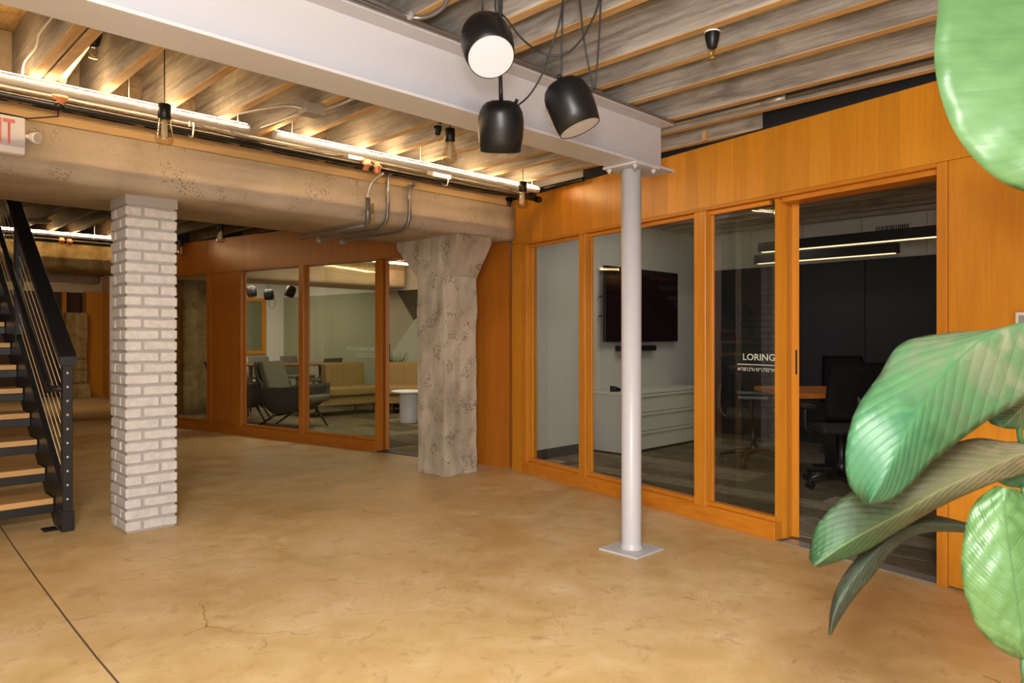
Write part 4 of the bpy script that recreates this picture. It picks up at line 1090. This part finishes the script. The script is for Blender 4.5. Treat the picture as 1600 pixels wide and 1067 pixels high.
# grass plant behind sofa
gp_ = at(618, 566, d=12.4)
gt = empty('potted_grass', (gp_.x, gp_.y, .01), 'tuft of green grass plant in a pot behind the sofa', 'plant')
bm = NB(); lathe(bm, [(0, 0), (.11, 0), (.13, .5), (.12, .5), (.11, .46), (0, .46)], 20, Matrix.Translation((gp_.x, gp_.y, .01))); mk('pot', bm, CH_PLAST, gt)
bm = NB(); rg = random.Random(8)
for k in range(90):
    a = rg.uniform(0, 2*PI); r = rg.uniform(.02, .22); h_ = rg.uniform(.3, .52)
    p0 = Vector((gp_.x+.05*math.cos(a), gp_.y+.05*math.sin(a), .46)); p1 = p0+Vector((math.cos(a)*r*.35, math.sin(a)*r*.35, h_*.65)); p2 = p0+Vector((math.cos(a)*r, math.sin(a)*r, h_))
    tube(bm, [p0, p1, p2], .004, 4, rad=[.005, .0045, .0008])
mk('grass_blades', bm, plain('grass_green', (.07, .12, .03), .6), gt, kind='stuff')
# dining table
dt = empty('dining_table', (6.15, 12.05, 0), 'walnut dining table with crossed legs at the back of the lounge', 'table')
dc = Vector((6.15, 12.05))
bm = NB(); box(bm, -.95, .95, -.42, .42, .705, .74); bevel(bm, .01, 2)
ang = -.42
def rotbm(bm, a, c):
    bmesh.ops.rotate(bm, verts=bm.verts[:], cent=(0, 0, 0), matrix=Matrix.Rotation(a, 3, 'Z'))
    for v in bm.verts: v.co += Vector((c[0], c[1], 0))
rotbm(bm, ang, dc); mk('table_top', bm, WALNUT, dt)
for s_ in (-1, 1):
    for t_ in (-1, 1):
        bm = NB(); x = s_*.6
        hexa(bm, [(x-.03, t_*.36-.03, .011), (x+.03, t_*.36-.03, .011), (x+.03, t_*.36+.03, .011), (x-.03, t_*.36+.03, .011),
                  (x-.03, -t_*.12-.03, .704), (x+.03, -t_*.12-.03, .704), (x+.03, -t_*.12+.03, .704), (x-.03, -t_*.12+.03, .704)])
        rotbm(bm, ang, dc); mk('leg', bm, WALNUT, dt)
def dining_chair():
    t = empty('dining_chair', (0, 0, 0), 'x', 'chair')
    bm = NB(); box(bm, -.23, .23, -.23, .23, .42, .48); bevel(bm, .02, 3); mk('seat', bm, GREYC, t, smooth=True)
    bm = NB(); box(bm, -.22, .22, .19, .24, .47, .84); bevel(bm, .022, 3)
    for v in bm.verts:
        v.co.y += .08*(v.co.z-.47)/.4; v.co.x *= 1-.14*(v.co.z-.47)/.4
    mk('backrest', bm, GREYC, t, smooth=True)
    for x in (-.2, .2):
        for y in (-.2, .22):
            bm = NB(); tube(bm, [(x, y, .43), (x*1.1, y*1.15, 0)], .016, 8, rad=[.02, .012]); mk('leg', bm, BLACK_STEEL, t)
    return t
dcr = dining_chair()
sp_ = [((6.75, 12.75), .2, 'grey dining chair behind the lounge table, right of the window post'),
       ((6.15, 12.95), -.1, 'grey dining chair behind the lounge table, left of the window post'),
       ((4.75, 11.0), PI-.5, 'grey dining chair in front of the lounge table, behind the lounge chairs'),
       ((6.55, 11.45), PI+.1, 'grey dining chair in front of the lounge table near the sofa end')]
for i, ((x, y), a, lb) in enumerate(sp_):
    o = dcr if i == 0 else copy_tree(dcr)
    o.location = (x, y, .011); o.rotation_euler.z = a+ang*.0; o['label'] = lb

# ------------------------------------------------------------------ foreground leafy plant
def leaf_mat(name, c1, c2, vein, freq, slope=.55, tip=None, base=None, trans=.12, rough_=.4):
    m = M(name); uv = m.n('ShaderNodeUVMap'); se = m.n('ShaderNodeSeparateXYZ'); m.l(uv.outputs[0], se.inputs[0])
    U, V = se.outputs[0], se.outputs[1]
    ab = m.math('ABSOLUTE', m.math('SUBTRACT', U, .5))
    ph = m.math('ADD', m.math('MULTIPLY', V, freq), m.math('MULTIPLY', ab, -freq*slope))
    wv = m.math('ABSOLUTE', m.math('SINE', m.math('MULTIPLY', ph, PI)))
    wf = m.math('ABSOLUTE', m.math('SINE', m.math('MULTIPLY', ph, PI*5)))
    mid = m.math('LESS_THAN', ab, .011)
    mp = m.n('ShaderNodeMapping'); mp.inputs['Scale'].default_value = (3, 9, 1); m.l(uv.outputs[0], mp.inputs[0])
    big = m.noise(mp.outputs[0], 1.3, 4, .6, .5)
    col = m.mix(m.ramp(big, [(.38, (0, 0, 0)), (.62, (1, 1, 1))]), c1, c2)
    if base: col = m.mix(m.math('MULTIPLY', m.ramp(V, [(.05, (1, 1, 1)), (.6, (0, 0, 0))]), m.ramp(big, [(.4, (1, 1, 1)), (.58, (.25,)*3)])), col, base)
    if tip: col = m.mix(m.ramp(V, [(.55, (0, 0, 0)), (.85, (1, 1, 1))]), col, tip)
    lines = m.ramp(wv, [(0, (1, 1, 1)), (.05, (0, 0, 0))])
    col = m.mix(m.math('MULTIPLY', lines, .35), col, vein)
    col = m.mix(m.math('MULTIPLY', wf, .12), col, c1)
    col = m.mix(m.math('MULTIPLY', mid, .7), col, vein)
    m.color(col).set(Roughness=rough_, Specular_IOR_Level=.5)
    m.bump(m.math('ADD', m.math('MULTIPLY', wv, .5), m.math('MULTIPLY', wf, .14)), .5, .004)
    tl = m.n('ShaderNodeBsdfTranslucent'); m.l(col, tl.inputs[0]); mx = m.n('ShaderNodeMixShader'); mx.inputs[0].default_value = trans
    out = [x for x in m.t.nodes if x.type == 'OUTPUT_MATERIAL'][0]
    m.l(m.b.outputs[0], mx.inputs[1]); m.l(tl.outputs[0], mx.inputs[2]); m.l(mx.outputs[0], out.inputs[0])
    return m.m
LEAF_P = leaf_mat('leaf_pale_green', (.08, .18, .065), (.105, .22, .085), (.045, .12, .06), 6, .05)
LEAF_Q = leaf_mat('leaf_fresh_green', (.055, .13, .038), (.08, .17, .055), (.04, .10, .04), 8, -.5)
LEAF_G = leaf_mat('leaf_green', (.02, .09, .035), (.055, .155, .06), (.04, .14, .055), 17, .5, tip=(.035, .125, .06), base=(.25, .25, .155), rough_=.42)
LEAF_O = leaf_mat('leaf_olive', (.055, .075, .028), (.11, .11, .05), (.18, .22, .08), 20, .5, tip=(.02, .075, .025), base=(.24, .18, .11), rough_=.5)
LEAF_D = leaf_mat('leaf_dark', (.022, .035, .02), (.04, .055, .032), (.07, .09, .05), 16, .5, rough_=.5)
STEM = plain('plant_stem', (.03, .09, .03), .45)
def interp(P_, t):
    n = len(P_)-1; x = t*n; i = min(int(x), n-1); f = x-i
    p0 = P_[max(i-1, 0)]; p1 = P_[i]; p2 = P_[i+1]; p3 = P_[min(i+2, n)]
    return [.5*((2*b)+(c-a)*f+(2*a-5*b+4*c-d)*f*f+(3*b-a-3*c+d)*f**3) for a, b, c, d in zip(p0, p1, p2, p3)]
def leaf(Mp, Lp, Rp, dm, cup, veins, mat, parent, nv=56, nu=18, amp=.0018, name='leaf', wave=.0):
    """blade between two edge curves and a midrib; each at its own distance, cupped and ribbed"""
    bm = NB(); uvl = bm.loops.layers.uv.new('UVMap'); G = []
    for i in range(nv+1):
        t = i/nv; m_ = interp(Mp, t); l_ = interp(Lp, t); r_ = interp(Rp, t); d0 = interp([[x] for x in dm], t)[0]
        row = []
        for j in range(nu+1):
            q = -1+2*j/nu; e = l_ if q < 0 else r_; a = abs(q)
            x = m_[0]+(e[0]-m_[0])*a; y = m_[1]+(e[1]-m_[1])*a
            d = d0+cup*(a**1.6)+amp*math.cos(2*PI*(veins*(t-a*.27)))*min(1, a*3)*1.0+wave*math.sin(9*t+q*2)*a
            row.append((bm.verts.new(at(x, y, d=d)), (j/nu, t)))
        G.append(row)
    for a, b in zip(G, G[1:]):
        for j in range(nu):
            qd = (a[j], a[j+1], b[j+1], b[j])
            f = bm.faces.new([v for v, _ in qd]); f.smooth = True
            for lp, (_, uvc) in zip(f.loops, qd): lp[uvl].uv = uvc
    bmesh.ops.remove_doubles(bm, verts=bm.verts[:], dist=1e-5)
    o = mk(name, bm, mat, parent)
    md = o.modifiers.new('thickness', 'SOLIDIFY'); md.thickness = .0009; md.offset = 0
    return o
PB = Vector((*cam2w((1.5, 1.5, 0))[:2], 0))
pt = empty('leafy_plant', PB, 'broad-leaved potted plant reaching in from the right foreground', 'plant')
leaf([(1700, -90), (1700, -20), (1700, 60), (1700, 130), (1700, 200), (1700, 260), (1695, 312)],
     [(1640, -110), (1492, -60), (1462, 50), (1466, 135), (1500, 220), (1572, 288), (1680, 316)],
     [(1760, -100), (1890, -30), (1930, 60), (1930, 130), (1890, 210), (1820, 275), (1712, 314)],
     [1.62, 1.58, 1.55, 1.53, 1.52, 1.52, 1.53], .05, 7, LEAF_P, pt, amp=.004)
leaf([(1700, 470), (1600, 502), (1545, 522), (1493, 566), (1455, 612), (1425, 660), (1401, 705), (1380, 748), (1358, 786)],
     [(1690, 462), (1590, 512), (1490, 519), (1410, 536), (1374, 586), (1338, 640), (1322, 700), (1326, 755), (1352, 788)],
     [(1708, 500), (1660, 585), (1602, 624), (1548, 654), (1500, 688), (1455, 722), (1425, 755), (1392, 780), (1360, 788)],
     [1.52, 1.45, 1.42, 1.38, 1.34, 1.31, 1.3, 1.3, 1.31], .05, 17, LEAF_G, pt, amp=.0022, wave=.012)
leaf([(1690, 680), (1600, 708), (1530, 738), (1465, 768), (1415, 798), (1370, 822), (1320, 850), (1272, 884)],
     [(1685, 672), (1590, 690), (1520, 685), (1440, 712), (1380, 750), (1324, 772), (1276, 822), (1264, 872)],
     [(1695, 690), (1612, 735), (1560, 752), (1502, 776), (1450, 802), (1400, 832), (1345, 864), (1280, 886)],
     [1.58, 1.55, 1.52, 1.5, 1.5, 1.5, 1.5, 1.5], .045, 20, LEAF_O, pt, amp=.003, wave=.008)
leaf([(1512, 823), (1455, 817), (1410, 829), (1374, 856), (1344, 890), (1320, 925), (1303, 962), (1297, 992)],
     [(1512, 817), (1450, 804), (1402, 817), (1362, 848), (1330, 882), (1307, 920), (1297, 956), (1295, 993)],
     [(1512, 832), (1456, 831), (1418, 842), (1388, 868), (1362, 902), (1336, 932), (1312, 968), (1299, 992)],
     [1.66, 1.64, 1.62, 1.6, 1.58, 1.56, 1.55, 1.54], .03, 22, LEAF_D, pt, amp=.0016)
leaf([(1572, 762), (1570, 800), (1576, 850), (1584, 905), (1592, 960), (1597, 1000), (1599, 1032)],
     [(1556, 759), (1520, 790), (1504, 850), (1505, 915), (1527, 978), (1563, 1015), (1597, 1032)],
     [(1588, 764), (1625, 800), (1645, 850), (1660, 905), (1655, 960), (1630, 1005), (1601, 1033)],
     [1.3, 1.29, 1.28, 1.27, 1.27, 1.27, 1.28], .03, 7, LEAF_Q, pt, amp=.0022)
leaf([(1680, 620), (1640, 622), (1610, 628), (1590, 645), (1575, 660), (1565, 668)],
     [(1680, 600), (1630, 590), (1580, 600), (1552, 622), (1538, 645), (1548, 662)],
     [(1690, 640), (1660, 655), (1630, 668), (1605, 670), (1585, 670), (1570, 669)],
     [1.6, 1.58, 1.56, 1.55, 1.54, 1.54], .02, 9, LEAF_O, pt, amp=.001)
leaf([(1690, 735), (1650, 735), (1615, 738), (1590, 745), (1570, 752), (1550, 745)],
     [(1690, 705), (1650, 700), (1615, 703), (1590, 712), (1572, 722), (1550, 738)],
     [(1690, 765), (1650, 765), (1615, 762), (1590, 762), (1570, 758), (1552, 748)],
     [1.64, 1.64, 1.64, 1.63, 1.62, 1.62], .02, 9, LEAF_G, pt, amp=.001)
def stem(pts, r):
    bm = NB(); tube(bm, smooth_path(pts, 6), r, 8); mk('stem', bm, STEM, pt)
top = PB+Vector((0, 0, .42))
stem([top, at(1700, 900, d=1.55), at(1640, 700, d=1.6), at(1597, 690, d=1.58), at(1594, 655, d=1.56)], .006)
stem([top, at(1720, 800, d=1.55), at(1730, 560, d=1.55), at(1700, 475, d=1.52)], .008)
stem([top, at(1740, 700, d=1.6), at(1740, 400, d=1.6), at(1700, 300, d=1.54)], .008)
stem([top, at(1700, 850, d=1.6), at(1715, 700, d=1.58), at(1690, 680, d=1.58)], .007)
stem([top, at(1650, 900, d=1.68), at(1560, 826, d=1.67), at(1510, 823, d=1.66)], .005)
stem([top, at(1630, 1090, d=1.32), at(1602, 1060, d=1.28), at(1599, 1030, d=1.28)], .005)
stem([top, at(1606, 1000, d=1.6), at(1601, 850, d=1.64), at(1600, 760, d=1.64)], .007)
bm = NB(); lathe(bm, [(0, 0), (.15, 0), (.19, .40), (.2, .42), (.18, .42), (.17, .38), (0, .38)], 36, Matrix.Translation(PB)); mk('pot', bm, WHITE_PL, pt)
